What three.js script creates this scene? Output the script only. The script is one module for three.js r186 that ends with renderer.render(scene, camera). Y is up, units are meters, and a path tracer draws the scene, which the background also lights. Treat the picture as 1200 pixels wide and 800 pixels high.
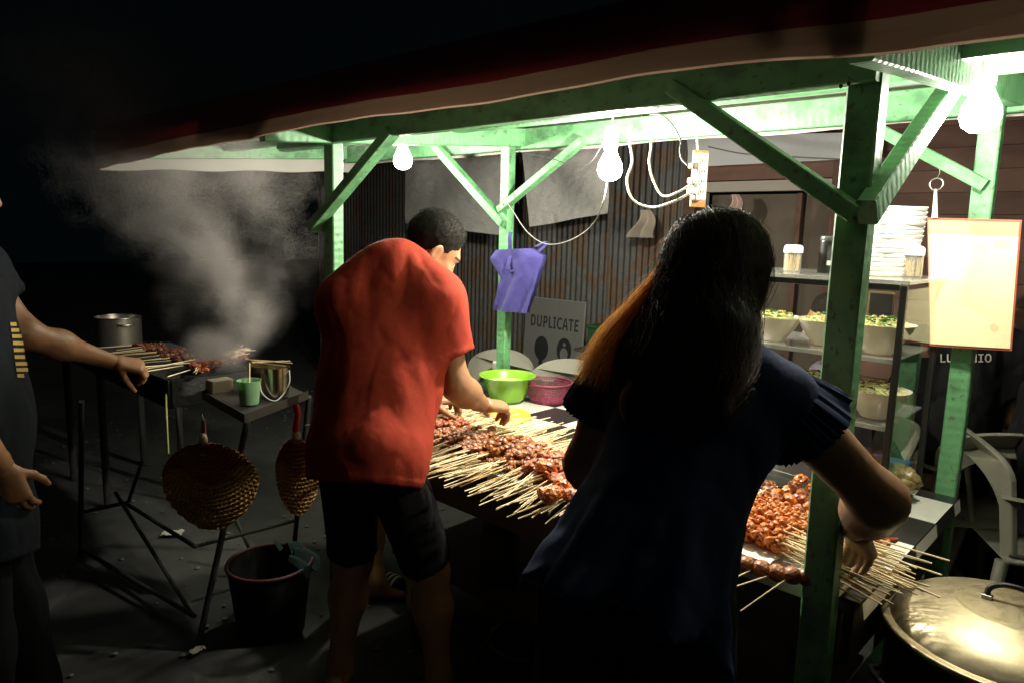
import * as THREE from 'three';
import { mergeGeometries, toCreasedNormals } from 'three/addons/utils/BufferGeometryUtils.js';
import { ImprovedNoise } from 'three/addons/math/ImprovedNoise.js';
import { RoundedBoxGeometry } from 'three/addons/geometries/RoundedBoxGeometry.js';

// ---------------------------------------------------------------- camera, sky, sun, exposure
// World: x runs along the stall to the right, y up, -z to the back of the stall. Camera solved from the lines of the stall.
const scene = new THREE.Scene();
const FOCAL = 835.25, PITCH = 0.153848, ROLL = 0.0262993, YAW = -0.753549, EYE = 1.55;
const camera = new THREE.PerspectiveCamera(2 * Math.atan(400 / FOCAL) * 180 / Math.PI, 1.5, 0.05, 120);
const FWD = new THREE.Vector3(Math.sin(YAW) * Math.cos(PITCH), -Math.sin(PITCH), -Math.cos(YAW) * Math.cos(PITCH));
const R0 = new THREE.Vector3(Math.cos(YAW), 0, Math.sin(YAW));
const U0 = new THREE.Vector3().crossVectors(R0, FWD);
const RGT = R0.clone().multiplyScalar(Math.cos(ROLL)).addScaledVector(U0, Math.sin(ROLL));
const UPV = R0.clone().multiplyScalar(-Math.sin(ROLL)).addScaledVector(U0, Math.cos(ROLL));
const ORIGIN = new THREE.Vector3(0, EYE, 0);
camera.position.set(0, EYE, 0);
camera.quaternion.setFromRotationMatrix(new THREE.Matrix4().makeBasis(RGT, UPV, FWD.clone().negate()));
camera.updateMatrixWorld();
scene.add(camera);

const renderer = new THREE.WebGLRenderer({ antialias: true });
renderer.toneMapping = THREE.LinearToneMapping;
renderer.toneMappingExposure = 1.12;
renderer.shadowMap.enabled = true;

{ // a night sky: almost black, a little teal
  const d = new Float32Array(8 * 4 * 4);
  for (let i = 0; i < 32; i++) d.set([0.0006, 0.0014, 0.0015, 1], i * 4);
  const t = new THREE.DataTexture(d, 8, 4, THREE.RGBAFormat, THREE.FloatType);
  t.mapping = THREE.EquirectangularReflectionMapping; t.needsUpdate = true;
  scene.background = t; scene.environment = t;
}
const moon = new THREE.DirectionalLight(new THREE.Color(0.8, 0.9, 1.0), 0.01);
moon.position.set(-4, 9, 5); moon.castShadow = true; moon.shadow.radius = 6; scene.add(moon, moon.target);

// ---------------------------------------------------------------- helpers
let seed = 20240611;
const rnd = () => { seed |= 0; seed = seed + 0x6D2B79F5 | 0; let t = Math.imul(seed ^ seed >>> 15, 1 | seed); t = t + Math.imul(t ^ t >>> 7, 61 | t) ^ t; return ((t ^ t >>> 14) >>> 0) / 4294967296; };
const rr = (a, b) => a + (b - a) * rnd();
const N = new ImprovedNoise();
const fbm = (x, y, z, o = 4) => { let s = 0, a = 0.5; for (let i = 0; i < o; i++) { s += a * N.noise(x, y, z); x *= 2.03; y *= 2.03; z *= 2.03; a *= 0.5; } return s; };
const V = (x, y, zb) => new THREE.Vector3(x, y, -zb);            // zb is metres towards the back of the stall
const dirOf = (px, py) => FWD.clone().addScaledVector(RGT, (px - 600) / FOCAL).addScaledVector(UPV, -(py - 400) / FOCAL);
const PD = (px, py, depth) => dirOf(px, py).multiplyScalar(depth).add(ORIGIN);                    // pixel + distance of the thing
const PY = (px, py, y) => { const d = dirOf(px, py); return d.multiplyScalar((y - EYE) / d.y).add(ORIGIN); };  // pixel + height of the plane it stands on
const PZ = (px, py, zb) => { const d = dirOf(px, py); return d.multiplyScalar(-zb / d.z).add(ORIGIN); };       // pixel + plane it hangs in
const lerp = (a, b, t) => a + (b - a) * t, clamp = (x, a, b) => Math.min(b, Math.max(a, x));
const smooth = (a, b, x) => { const t = clamp((x - a) / (b - a), 0, 1); return t * t * (3 - 2 * t); };
const used = new Map();
const numbered = (n) => { const k = used.get(n) || 0; used.set(n, k + 1); return k ? n + '_' + String(k).padStart(3, '0') : n; };
const shadows = (m) => { m.castShadow = m.receiveShadow = true; return m; };
function tag(o, label, category, group, kind) { if (label) o.userData.label = label; if (category) o.userData.category = category; if (group) o.userData.group = group; if (kind) o.userData.kind = kind; return o; }
function thing(name, label, category, pos, group) { const g = new THREE.Group(); g.name = numbered(name); if (pos) g.position.copy(pos); scene.add(g); return tag(g, label, category, group); }
function part(name, geo, mat, parent) { const m = shadows(new THREE.Mesh(geo, mat)); m.name = name; parent.add(m); return m; }
function solo(name, geo, mat, label, category, group, pos) { const m = shadows(new THREE.Mesh(geo, mat)); m.name = numbered(name); if (pos) m.position.copy(pos); scene.add(m); return tag(m, label, category, group); }
function struct(name, geo, mat) { const m = shadows(new THREE.Mesh(geo, mat)); m.name = numbered(name); m.userData.kind = 'structure'; scene.add(m); return m; }
const rgb = (r, g, b) => new THREE.Color().setRGB(r, g, b);
const std = (c, roughness = 0.8, more = {}) => new THREE.MeshStandardMaterial({ color: c, roughness, side: THREE.DoubleSide, ...more });
const phy = (c, roughness = 0.8, more = {}) => new THREE.MeshPhysicalMaterial({ color: c, roughness, side: THREE.DoubleSide, ...more });

// a tileable texture from a function of (u, v) in 0..1 that gives [r, g, b] in linear light (colour) or a value (bump)
const per = (u, v, f, o = 4, s = 0) => { // periodic fbm on a torus-like wrap by blending
  const g = (a, b) => fbm(a * f + s, b * f, s * 1.7 + 0.5, o);
  const wu = smooth(0.75, 1, u), wv = smooth(0.75, 1, v);
  const a = g(u, v); if (!wu && !wv) return a;
  const b = wu ? lerp(a, g(u - 1, v), wu) : a; if (!wv) return b;
  const c = g(u, v - 1); return lerp(b, wu ? lerp(c, g(u - 1, v - 1), wu) : c, wv);
};
const toS = (x) => 255 * (x <= 0.0031308 ? 12.92 * Math.max(0, x) : 1.055 * Math.pow(Math.min(1, x), 1 / 2.4) - 0.055);
function tex(w, h, fn, color = true, rep = [1, 1]) {
  const d = new Uint8Array(w * h * 4);
  for (let j = 0; j < h; j++) for (let i = 0; i < w; i++) {
    const c = fn((i + 0.5) / w, (j + 0.5) / h), k = (j * w + i) * 4;
    if (color) { d[k] = toS(c[0]); d[k + 1] = toS(c[1]); d[k + 2] = toS(c[2]); } else d[k] = d[k + 1] = d[k + 2] = clamp(c, 0, 1) * 255;
    d[k + 3] = 255;
  }
  const t = new THREE.DataTexture(d, w, h); t.magFilter = THREE.LinearFilter; t.minFilter = THREE.LinearMipmapLinearFilter; t.generateMipmaps = true;
  t.wrapS = t.wrapT = THREE.RepeatWrapping; t.repeat.set(...rep); if (color) t.colorSpace = THREE.SRGBColorSpace; t.needsUpdate = true; return t;
}
function canvas(w, h, draw) { const c = document.createElement('canvas'); c.width = w; c.height = h; draw(c.getContext('2d'), w, h); const t = new THREE.CanvasTexture(c); t.colorSpace = THREE.SRGBColorSpace; t.magFilter = THREE.LinearFilter; return t; }
// squared timber from a to b, uv in metres (u round the section, v along the length), ends cut square; the long edges chamfered
function timber(a, b, w, h, upHint = new THREE.Vector3(0, 1, 0)) {
  const L = a.distanceTo(b), t = b.clone().sub(a).normalize();
  const s = new THREE.Vector3().crossVectors(upHint, t); if (s.lengthSq() < 1e-6) s.set(1, 0, 0); s.normalize();
  const u = new THREE.Vector3().crossVectors(t, s).normalize();
  const c = Math.min(w, h) * 0.08, x = w / 2, y = h / 2;
  const ring = [[-x + c, -y], [x - c, -y], [x, -y + c], [x, y - c], [x - c, y], [-x + c, y], [-x, y - c], [-x, -y + c]];
  const pos = [], uv = [], idx = []; let run = rnd() * 3;
  const seg = Math.max(1, Math.round(L / 0.25)), wob = [];
  for (let i = 0; i <= seg; i++) wob.push([rr(-1, 1) * 0.0012, rr(-1, 1) * 0.0012]);
  const v0 = rnd() * 5;
  for (let k = 0; k < 8; k++) {
    const p = ring[k], q = ring[(k + 1) % 8], len = Math.hypot(q[0] - p[0], q[1] - p[1]), o = pos.length / 3;
    for (let i = 0; i <= seg; i++) for (const e of [p, q]) {
      const P = a.clone().addScaledVector(t, L * i / seg).addScaledVector(s, e[0] + wob[i][0]).addScaledVector(u, e[1] + wob[i][1]);
      pos.push(P.x, P.y, P.z); uv.push(run + (e === q ? len : 0), v0 + L * i / seg);
    }
    for (let i = 0; i < seg; i++) { const n = o + i * 2; idx.push(n, n + 1, n + 3, n, n + 3, n + 2); }
    run += len;
  }
  for (const i of [0, seg]) {
    const o = pos.length / 3;
    for (const e of ring) { const P = a.clone().addScaledVector(t, L * i / seg).addScaledVector(s, e[0] + wob[i][0]).addScaledVector(u, e[1] + wob[i][1]); pos.push(P.x, P.y, P.z); uv.push(e[0], e[1]); }
    for (let k = 1; k < 7; k++) i ? idx.push(o, o + k, o + k + 1) : idx.push(o, o + k + 1, o + k);
  }
  const g = new THREE.BufferGeometry(); g.setAttribute('position', new THREE.Float32BufferAttribute(pos, 3)); g.setAttribute('uv', new THREE.Float32BufferAttribute(uv, 2)); g.setIndex(idx); g.computeVertexNormals(); return g;
}
// box by centre and size, soft edges, uv in metres
function box(cx, cy, czb, w, h, d, r = 0.004) { const g = new RoundedBoxGeometry(w, h, d, 1, Math.min(r, w / 3, h / 3, d / 3)); uvBox(g); g.translate(cx, cy, -czb); return g; }
function uvBox(g) { const p = g.attributes.position, n = g.attributes.normal, uv = new Float32Array(p.count * 2); for (let i = 0; i < p.count; i++) { const ax = Math.abs(n.getX(i)), ay = Math.abs(n.getY(i)), az = Math.abs(n.getZ(i)); const m = Math.max(ax, ay, az); uv[2 * i] = m === ax ? p.getZ(i) : p.getX(i); uv[2 * i + 1] = m === ay ? p.getZ(i) : p.getY(i); } g.setAttribute('uv', new THREE.BufferAttribute(uv, 2)); return g; }
const tube = (pts, r, seg = 24, rad = 6, closed = false) => new THREE.TubeGeometry(new THREE.CatmullRomCurve3(pts, closed), seg, r, rad, closed);
const lathe = (pts, seg = 40) => new THREE.LatheGeometry(pts.map((p) => new THREE.Vector2(p[0], p[1])), seg);
function rod(a, b, ra, rb = ra, seg = 6) { const L = a.distanceTo(b), g = new THREE.CylinderGeometry(rb, ra, L, seg); g.translate(0, L / 2, 0); g.applyQuaternion(new THREE.Quaternion().setFromUnitVectors(new THREE.Vector3(0, 1, 0), b.clone().sub(a).normalize())); g.translate(a.x, a.y, a.z); return g; }
const merged = (list) => mergeGeometries(list.map((g) => { const q = g.index ? g.toNonIndexed() : g; for (const k of Object.keys(q.attributes)) if (!['position', 'normal', 'uv'].includes(k)) q.deleteAttribute(k); return q; }));
// sheet from a grid function f(u, v) -> Vector3
function sheet(f, nu, nv, su = 1, sv = 1) {
  const pos = [], uv = [], idx = [];
  for (let j = 0; j <= nv; j++) for (let i = 0; i <= nu; i++) { const p = f(i / nu, j / nv); pos.push(p.x, p.y, p.z); uv.push(su * i / nu, sv * j / nv); }
  for (let j = 0; j < nv; j++) for (let i = 0; i < nu; i++) { const a = j * (nu + 1) + i, b = a + 1, c = a + nu + 1; idx.push(a, b, c + 1, a, c + 1, c); }
  const g = new THREE.BufferGeometry(); g.setAttribute('position', new THREE.Float32BufferAttribute(pos, 3)); g.setAttribute('uv', new THREE.Float32BufferAttribute(uv, 2)); g.setIndex(idx); g.computeVertexNormals(); return g;
}

// ---------------------------------------------------------------- bodies: distance fields meshed by surface nets
function capsule(a, b, ra, rb = ra, opt = {}) { return { a: a.clone(), b: b.clone(), ra, rb, ba: b.clone().sub(a), ...opt }; }
function ellipsoid(c, r, q = null, opt = {}) { return { e: 1, c: c.clone(), r, q: q ? q.clone().invert() : null, ...opt }; }
const _v = new THREE.Vector3();
function distOf(s, x, y, z) {
  let d;
  if (s.e) {
    _v.set(x - s.c.x, y - s.c.y, z - s.c.z); if (s.q) _v.applyQuaternion(s.q);
    const [rx, ry, rz] = s.r, k0 = Math.hypot(_v.x / rx, _v.y / ry, _v.z / rz), k1 = Math.hypot(_v.x / (rx * rx), _v.y / (ry * ry), _v.z / (rz * rz));
    d = k1 > 1e-9 ? k0 * (k0 - 1) / k1 : -Math.min(rx, ry, rz);
  } else {
    const px = x - s.a.x, py = y - s.a.y, pz = z - s.a.z, bb = s.ba.lengthSq() || 1e-9;
    const h = clamp((px * s.ba.x + py * s.ba.y + pz * s.ba.z) / bb, 0, 1);
    d = Math.hypot(px - s.ba.x * h, py - s.ba.y * h, pz - s.ba.z * h) - lerp(s.ra, s.rb, h);
  }
  if (s.cut) for (const [n, w] of s.cut) { const e = n.x * x + n.y * y + n.z * z - w; if (s.hem && e > -0.02) d -= 0.0022; d = Math.max(d, e); }
  return d;
}
const cutAt = (p, n) => { const m = n.clone().normalize(); return [m, m.dot(p)]; };
const smin = (a, b, k) => { const h = Math.max(k - Math.abs(a - b), 0) / k; return Math.min(a, b) - h * h * k * 0.25; };
function field(prims, k) { return (x, y, z) => { let d = 1e3; for (const s of prims) { const e = distOf(s, x, y, z); d = s.sub ? -smin(-d, e, s.k || k) : smin(d, e, s.k || k); } return d; }; }
function bounds(prims, pad) { const b = new THREE.Box3(); for (const s of prims) { if (s.sub) continue; if (s.e) { const r = Math.max(...s.r); b.expandByPoint(s.c.clone().addScalar(r)).expandByPoint(s.c.clone().addScalar(-r)); } else for (const [p, r] of [[s.a, s.ra], [s.b, s.rb]]) b.expandByPoint(p.clone().addScalar(r)).expandByPoint(p.clone().addScalar(-r)); } return b.expandByScalar(pad); }
function nets(f, b, cell, paint) {
  const nx = Math.ceil((b.max.x - b.min.x) / cell) + 1, ny = Math.ceil((b.max.y - b.min.y) / cell) + 1, nz = Math.ceil((b.max.z - b.min.z) / cell) + 1;
  const g = new Float32Array(nx * ny * nz), at = (i, j, k) => (k * ny + j) * nx + i;
  const S = 5, far = S * cell * 0.87 * 1.5 + 0.02;   // whole blocks far from the surface are filled from one sample
  for (let K = 0; K < nz; K += S) for (let J = 0; J < ny; J += S) for (let I = 0; I < nx; I += S) {
    const dc = f(b.min.x + (I + S / 2) * cell, b.min.y + (J + S / 2) * cell, b.min.z + (K + S / 2) * cell), skip = Math.abs(dc) > far;
    for (let k = K; k < Math.min(K + S, nz); k++) for (let j = J; j < Math.min(J + S, ny); j++) for (let i = I; i < Math.min(I + S, nx); i++) g[at(i, j, k)] = (i && j && k && i < nx - 1 && j < ny - 1 && k < nz - 1) ? (skip ? dc : f(b.min.x + i * cell, b.min.y + j * cell, b.min.z + k * cell)) : Math.max(1e-4, cell);
  }
  const id = new Int32Array(nx * ny * nz).fill(-1), pos = [], idx = [];
  const E = [[0, 1], [2, 3], [4, 5], [6, 7], [0, 2], [1, 3], [4, 6], [5, 7], [0, 4], [1, 5], [2, 6], [3, 7]], c = new Float32Array(8);
  for (let k = 0; k < nz - 1; k++) for (let j = 0; j < ny - 1; j++) for (let i = 0; i < nx - 1; i++) {
    let m = 0; for (let q = 0; q < 8; q++) { c[q] = g[at(i + (q & 1), j + (q >> 1 & 1), k + (q >> 2))]; if (c[q] < 0) m |= 1 << q; }
    if (!m || m === 255) continue;
    let x = 0, y = 0, z = 0, n = 0;
    for (const [p, q] of E) if ((c[p] < 0) !== (c[q] < 0)) { const t = c[p] / (c[p] - c[q]); x += lerp(p & 1, q & 1, t); y += lerp(p >> 1 & 1, q >> 1 & 1, t); z += lerp(p >> 2, q >> 2, t); n++; }
    id[at(i, j, k)] = pos.length / 3; pos.push(b.min.x + (i + x / n) * cell, b.min.y + (j + y / n) * cell, b.min.z + (k + z / n) * cell);
  }
  const quad = (a, b2, c2, d, flip) => { if (a < 0 || b2 < 0 || c2 < 0 || d < 0) return; flip ? idx.push(a, c2, b2, a, d, c2) : idx.push(a, b2, c2, a, c2, d); };
  for (let k = 1; k < nz - 1; k++) for (let j = 1; j < ny - 1; j++) for (let i = 1; i < nx - 1; i++) {
    const v = g[at(i, j, k)] < 0;
    if (v !== g[at(i + 1, j, k)] < 0) quad(id[at(i, j - 1, k - 1)], id[at(i, j, k - 1)], id[at(i, j, k)], id[at(i, j - 1, k)], !v);
    if (v !== g[at(i, j + 1, k)] < 0) quad(id[at(i - 1, j, k - 1)], id[at(i - 1, j, k)], id[at(i, j, k)], id[at(i, j, k - 1)], !v);
    if (v !== g[at(i, j, k + 1)] < 0) quad(id[at(i - 1, j - 1, k)], id[at(i, j - 1, k)], id[at(i, j, k)], id[at(i - 1, j, k)], !v);
  }
  const geo = new THREE.BufferGeometry(); geo.setAttribute('position', new THREE.Float32BufferAttribute(pos, 3)); geo.setIndex(idx); geo.computeVertexNormals();
  if (paint) { const col = new Float32Array(pos.length), t = []; for (let i = 0; i < pos.length; i += 3) { paint(pos[i], pos[i + 1], pos[i + 2], t); col.set(t, i); } geo.setAttribute('color', new THREE.BufferAttribute(col, 3)); }
  return geo;
}
const skinTone = (base) => (x, y, z, t) => { const n = 1 + 0.10 * N.noise(x * 60, y * 60, z * 60) + 0.10 * N.noise(x * 14, y * 14, z * 14); t[0] = base[0] * n; t[1] = base[1] * n; t[2] = base[2] * n; };
// head in its own frame: +z is where the face looks, y up, centre between the ears; 0.23 m from chin to crown
const H = (x, y, z) => new THREE.Vector3(x, y, z);
function headPrims() {
  const p = [ellipsoid(H(0, 0.03, -0.012), [0.075, 0.092, 0.096]), ellipsoid(H(0, -0.04, 0.028), [0.059, 0.078, 0.066]), ellipsoid(H(0, -0.098, 0.058), [0.026, 0.02, 0.024]),
    capsule(H(0, -0.06, -0.02), H(0, -0.2, -0.04), 0.054, 0.06), capsule(H(-0.032, 0.027, 0.076), H(0.032, 0.027, 0.076), 0.012), capsule(H(-0.048, -0.05, 0.0), H(0.048, -0.05, 0.0), 0.03)];
  for (const s of [-1, 1]) p.push(ellipsoid(H(s * 0.036, -0.025, 0.066), [0.022, 0.02, 0.02]), ellipsoid(H(s * 0.031, 0.006, 0.094), [0.017, 0.011, 0.014], null, { sub: 1, k: 0.012 }), ellipsoid(H(s * 0.031, 0.004, 0.075), [0.0135, 0.0125, 0.0125], null, { k: 0.003 }));
  p.push(capsule(H(0, 0.012, 0.086), H(0, -0.03, 0.106), 0.008, 0.0115, { k: 0.012 }), ellipsoid(H(0.011, -0.034, 0.095), [0.008, 0.007, 0.009], null, { k: 0.008 }), ellipsoid(H(-0.011, -0.034, 0.095), [0.008, 0.007, 0.009], null, { k: 0.008 }),
    capsule(H(-0.019, -0.064, 0.085), H(0.019, -0.064, 0.085), 0.006, 0.006, { k: 0.008 }), capsule(H(-0.015, -0.074, 0.084), H(0.015, -0.074, 0.084), 0.007, 0.007, { k: 0.008 }));
  for (const s of [-1, 1]) { const q = new THREE.Quaternion().setFromEuler(new THREE.Euler(0.15, s * -0.45, 0)); p.push(ellipsoid(H(s * 0.078, -0.004, -0.012), [0.007, 0.033, 0.021], q, { k: 0.008 }), ellipsoid(H(s * 0.087, 0.0, -0.008), [0.006, 0.02, 0.011], q, { sub: 1, k: 0.006 })); }
  return p;
}
function headGeo(place, tone, cell = 0.004) {
  const f = field(headPrims(), 0.03);
  const lip = tone.map((c, i) => c * [0.85, 0.5, 0.5][i]), base = skinTone(tone);
  const g = nets(f, new THREE.Box3(H(-0.11, -0.17, -0.13), H(0.11, 0.14, 0.14)), cell, (x, y, z, t) => {
    base(x, y, z, t);
    if (z > 0.07 && Math.abs(y + 0.069) < 0.011 && Math.abs(x) < 0.024) { t[0] = lip[0]; t[1] = lip[1]; t[2] = lip[2]; }
    const e = Math.hypot((Math.abs(x) - 0.031) / 1.35, y - 0.004); if (z > 0.076 && e < 0.0085) { const k = e < 0.004 ? 0.02 : 0.5; t[0] = t[1] = t[2] = k; }
    if (z > 0.06 && Math.abs(y - 0.03) < 0.0045 && Math.abs(Math.abs(x) - 0.033) < 0.02) { t[0] = t[1] = t[2] = 0.02; }
  });
  return g.applyMatrix4(place);
}
// cropped hair: a coat over the skull above the hairline, broken up by noise
function cropHair(place, thick = 0.011, fade = 1, extra = []) {
  const f0 = field([ellipsoid(H(0, 0.034, -0.014), [0.075 + thick, 0.092 + thick, 0.097 + thick]), ...extra], 0.02);
  const f = (x, y, z) => {
    let low = z > 0.03 ? lerp(0.03, 0.075, smooth(0.03, 0.085, z)) : lerp(-0.052, 0.024, smooth(-0.07, 0.015, z));
    low += 0.016 * N.noise(x * 45, y * 20, z * 45) + 0.007 * N.noise(x * 160, y * 60, z * 160);
    const thin = thick * fade * (1 - smooth(low, low + 0.085, y));
    return Math.max(f0(x, y, z) + thin * 0.9 + 0.0016 * N.noise(x * 260, y * 120, z * 260) + 0.0018 * N.noise(x * 45, y * 45, z * 45), (low - y) * 0.7);
  };
  return nets(f, new THREE.Box3(H(-0.12, -0.1, -0.14), H(0.12, 0.17, 0.12)), 0.004).applyMatrix4(place);
}
// hand: wrist at the origin, fingers along +y, palm faces +z, thumb on side s of x
function handGeo(place, tone, s = 1, curl = 0.5, spread = 0.06, thumbIn = 0.5, size = 1) {
  const p = [];
  p.push(capsule(H(0, -0.03, 0), H(0, 0.012, 0), 0.024, 0.025), capsule(H(-0.022, 0.02, 0), H(-0.028, 0.082, 0), 0.014, 0.0125), capsule(H(-0.007, 0.02, -0.002), H(-0.009, 0.09, -0.003), 0.0145, 0.013), capsule(H(0.008, 0.02, -0.002), H(0.01, 0.09, -0.003), 0.0145, 0.013), capsule(H(0.022, 0.02, 0), H(0.028, 0.086, 0), 0.014, 0.0125));
  const fing = [];
  const roots = [[0.028, 0.086, 0.072], [0.0095, 0.091, 0.08], [-0.0095, 0.089, 0.074], [-0.027, 0.081, 0.058]];
  roots.forEach(([x, y, L], i) => {
    let q = H(x, y, -0.001), a = 0.15 + curl * 0.35; const side = (1.5 - i) * spread;
    [0.46, 0.31, 0.25].forEach((part_, j) => { a += j ? curl * (j === 1 ? 0.95 : 0.6) : curl * 0.45; const d = H(Math.sin(side) * Math.cos(a), Math.cos(a), Math.sin(a)); const e = q.clone().addScaledVector(d, L * part_); fing.push(capsule(q, e, 0.0092 - j * 0.0007 - (i === 3 ? 0.001 : 0), 0.0087 - j * 0.0009 - (i === 3 ? 0.001 : 0), { k: 0.006 })); q = e; });
  });
  let q = H(0.024, 0.022, 0.006), a = 0.9;
  [0.042, 0.032, 0.026].forEach((L, j) => { const d = H(Math.sin(a) * (1 - 0.5 * thumbIn), Math.cos(a), 0.35 + thumbIn * 0.5).normalize(); const e = q.clone().addScaledVector(d, L); fing.push(capsule(q, e, 0.0135 - j * 0.002, 0.0115 - j * 0.0018, { k: 0.008 })); q = e; a -= 0.3; });
  const all = [...p, ...fing]; if (s < 0) for (const b of all) { b.a.x *= -1; b.b.x *= -1; b.ba.x *= -1; }
  const pal = field(p, 0.018), fi = fing.map((b) => field([b], 0.004));
  const f = (x, y, z) => { let d = pal(x, y, z); for (const g of fi) d = smin(d, g(x, y, z), 0.007); return d; };
  const g = nets(f, bounds(all, 0.008), 0.0032, skinTone(tone));
  if (size !== 1) g.scale(size, size, size);
  return g.applyMatrix4(place);
}
// frame at p with +y along dir and +z as near as can be to palm
function frame(p, dir, palm) { const y = dir.clone().normalize(), x = new THREE.Vector3().crossVectors(y, palm).normalize(), z = new THREE.Vector3().crossVectors(x, y); return new THREE.Matrix4().makeBasis(x, y, z).setPosition(p); }
function lookFrame(p, face, roll = 0) { const z = face.clone().normalize(), x = new THREE.Vector3().crossVectors(new THREE.Vector3(Math.sin(roll), Math.cos(roll), 0), z).normalize(), y = new THREE.Vector3().crossVectors(z, x); return new THREE.Matrix4().makeBasis(x, y, z).setPosition(p); }
const mergeBody = (list) => mergeGeometries(list.map((g) => { const q = g.clone(); for (const k of Object.keys(q.attributes)) if (!['position', 'normal', 'color'].includes(k)) q.deleteAttribute(k); return q; }));
function clothGeo(prims, k, cell, wrinkle = 0.006, fq = 14, seedz = 0, cutAll = null) {
  const f0 = field(prims, k);
  const f = (x, y, z) => { let d = f0(x, y, z); if (Math.abs(d) < 0.05) { const a = N.noise(x * fq + seedz, y * fq * 0.45, z * fq), b = N.noise(x * fq * 2.3, y * fq * 0.8 + seedz, z * fq * 2.3); const c = N.noise((x + 0.5 * y) * fq * 0.9 - seedz, (y - 0.6 * x) * fq * 0.32, (z + 0.4 * y) * fq * 0.9); const e = N.noise((x - 0.35 * y) * 34 + seedz, (y + 0.3 * x) * 6, (z - 0.3 * y) * 34); d += wrinkle * (0.8 - 1.6 * Math.abs(a)) + wrinkle * 0.35 * b + wrinkle * 0.35 * Math.exp(-c * c * 160) + 0.0007 * (1 - 2 * Math.abs(e)); } if (cutAll) d = cutAll(d, x, y, z); return d; };
  const g = nets(f, bounds(prims, 0.03), cell);
  const p = g.attributes.position, uv = new Float32Array(p.count * 2); for (let i = 0; i < p.count; i++) { uv[2 * i] = p.getX(i) - p.getZ(i); uv[2 * i + 1] = p.getY(i); } g.setAttribute('uv', new THREE.BufferAttribute(uv, 2));
  return g;
}
const mix3 = (a, b, t) => a.clone().lerp(b, t);
const knit = tex(128, 128, (u, v) => 0.5 + 0.4 * per(u, v, 34, 2, 5) + 0.4 * per(u, v, 6, 3, 4), false, [5, 5]);
const fabric = (r, g, b, rough = 0.9) => phy(0xffffff, rough, { map: tex(128, 128, (u, v) => { const k = 1 + 0.16 * per(u, v, 30, 3, r * 9) + 0.14 * per(u, v, 5, 3, 2 + g * 9); return [r * k, g * k, b * k]; }, true, [5, 5]), bumpMap: knit, bumpScale: 0.0006, specularIntensity: 0.35 });
const headings = (deg) => { const a = YAW + deg * Math.PI / 180; return new THREE.Vector3(Math.sin(a), 0, -Math.cos(a)); };   // degrees to the right of the camera's heading
const sideOf = (f) => new THREE.Vector3(-f.z, 0, f.x);
const add = (p, ...ts) => { const q = p.clone(); for (let i = 0; i < ts.length; i += 2) q.addScaledVector(ts[i], ts[i + 1]); return q; };
const UP1 = new THREE.Vector3(0, 1, 0);

// ---------------------------------------------------------------- materials
const brush = tex(256, 512, (u, v) => { const s = per(u, v, 5, 4, 3.1), l = per(u * 1, v, 18, 3, 9.2), k0 = 1 + 0.35 * s + 0.18 * l; const chip = per(u, v, 22, 4, 1.3) > 0.27 ? 0.5 : 1, dirt = 1 - 0.45 * smooth(0.05, 0.4, per(u, v, 4, 4, 6.6)); const k = k0 * dirt; return [0.135 * k * chip + (chip < 1 ? 0.05 : 0), 0.36 * k * chip, 0.16 * k * chip + (chip < 1 ? 0.02 : 0)]; }, true, [3, 2]);
const saw = tex(256, 512, (u, v) => 0.5 + 0.32 * per(u * 0.5, v, 46, 2, 2.2) + 0.3 * Math.sin(v * 2 * Math.PI * 30 + 3 * per(u, v, 6, 2, 4)) * (0.5 + per(u, v, 4, 2, 7)), false, [3, 1.2]);
const M = {};
M.green = phy(0xffffff, 0.5, { map: brush, bumpMap: saw, bumpScale: 0.0022, clearcoat: 0.15, clearcoatRoughness: 0.5 });
M.white = std(rgb(0.50, 0.55, 0.46), 0.75, { bumpMap: tex(128, 128, (u, v) => 0.5 + per(u, v, 7, 4, 5), false, [2, 2]), bumpScale: 0.004 });
M.lining = phy(rgb(0.60, 0.58, 0.52), 0.9, { transmission: 0.3, thickness: 0 });
M.bamboo = std(rgb(0.72, 0.56, 0.31), 0.6);
M.bambooPale = std(rgb(0.80, 0.67, 0.42), 0.6);
M.bambooDark = std(rgb(0.50, 0.34, 0.15), 0.6);
M.black = std(rgb(0.012, 0.012, 0.013), 0.45);
M.steel = std(rgb(0.5, 0.48, 0.44), 0.32, { metalness: 1 });
M.sooty = std(rgb(0.03, 0.028, 0.026), 0.7, { bumpMap: tex(64, 64, (u, v) => 0.5 + per(u, v, 9, 3, 8), false, [6, 6]), bumpScale: 0.002 });
M.wire = std(rgb(0.75, 0.74, 0.7), 0.5);
M.darkWire = std(rgb(0.03, 0.03, 0.03), 0.6);

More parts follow.
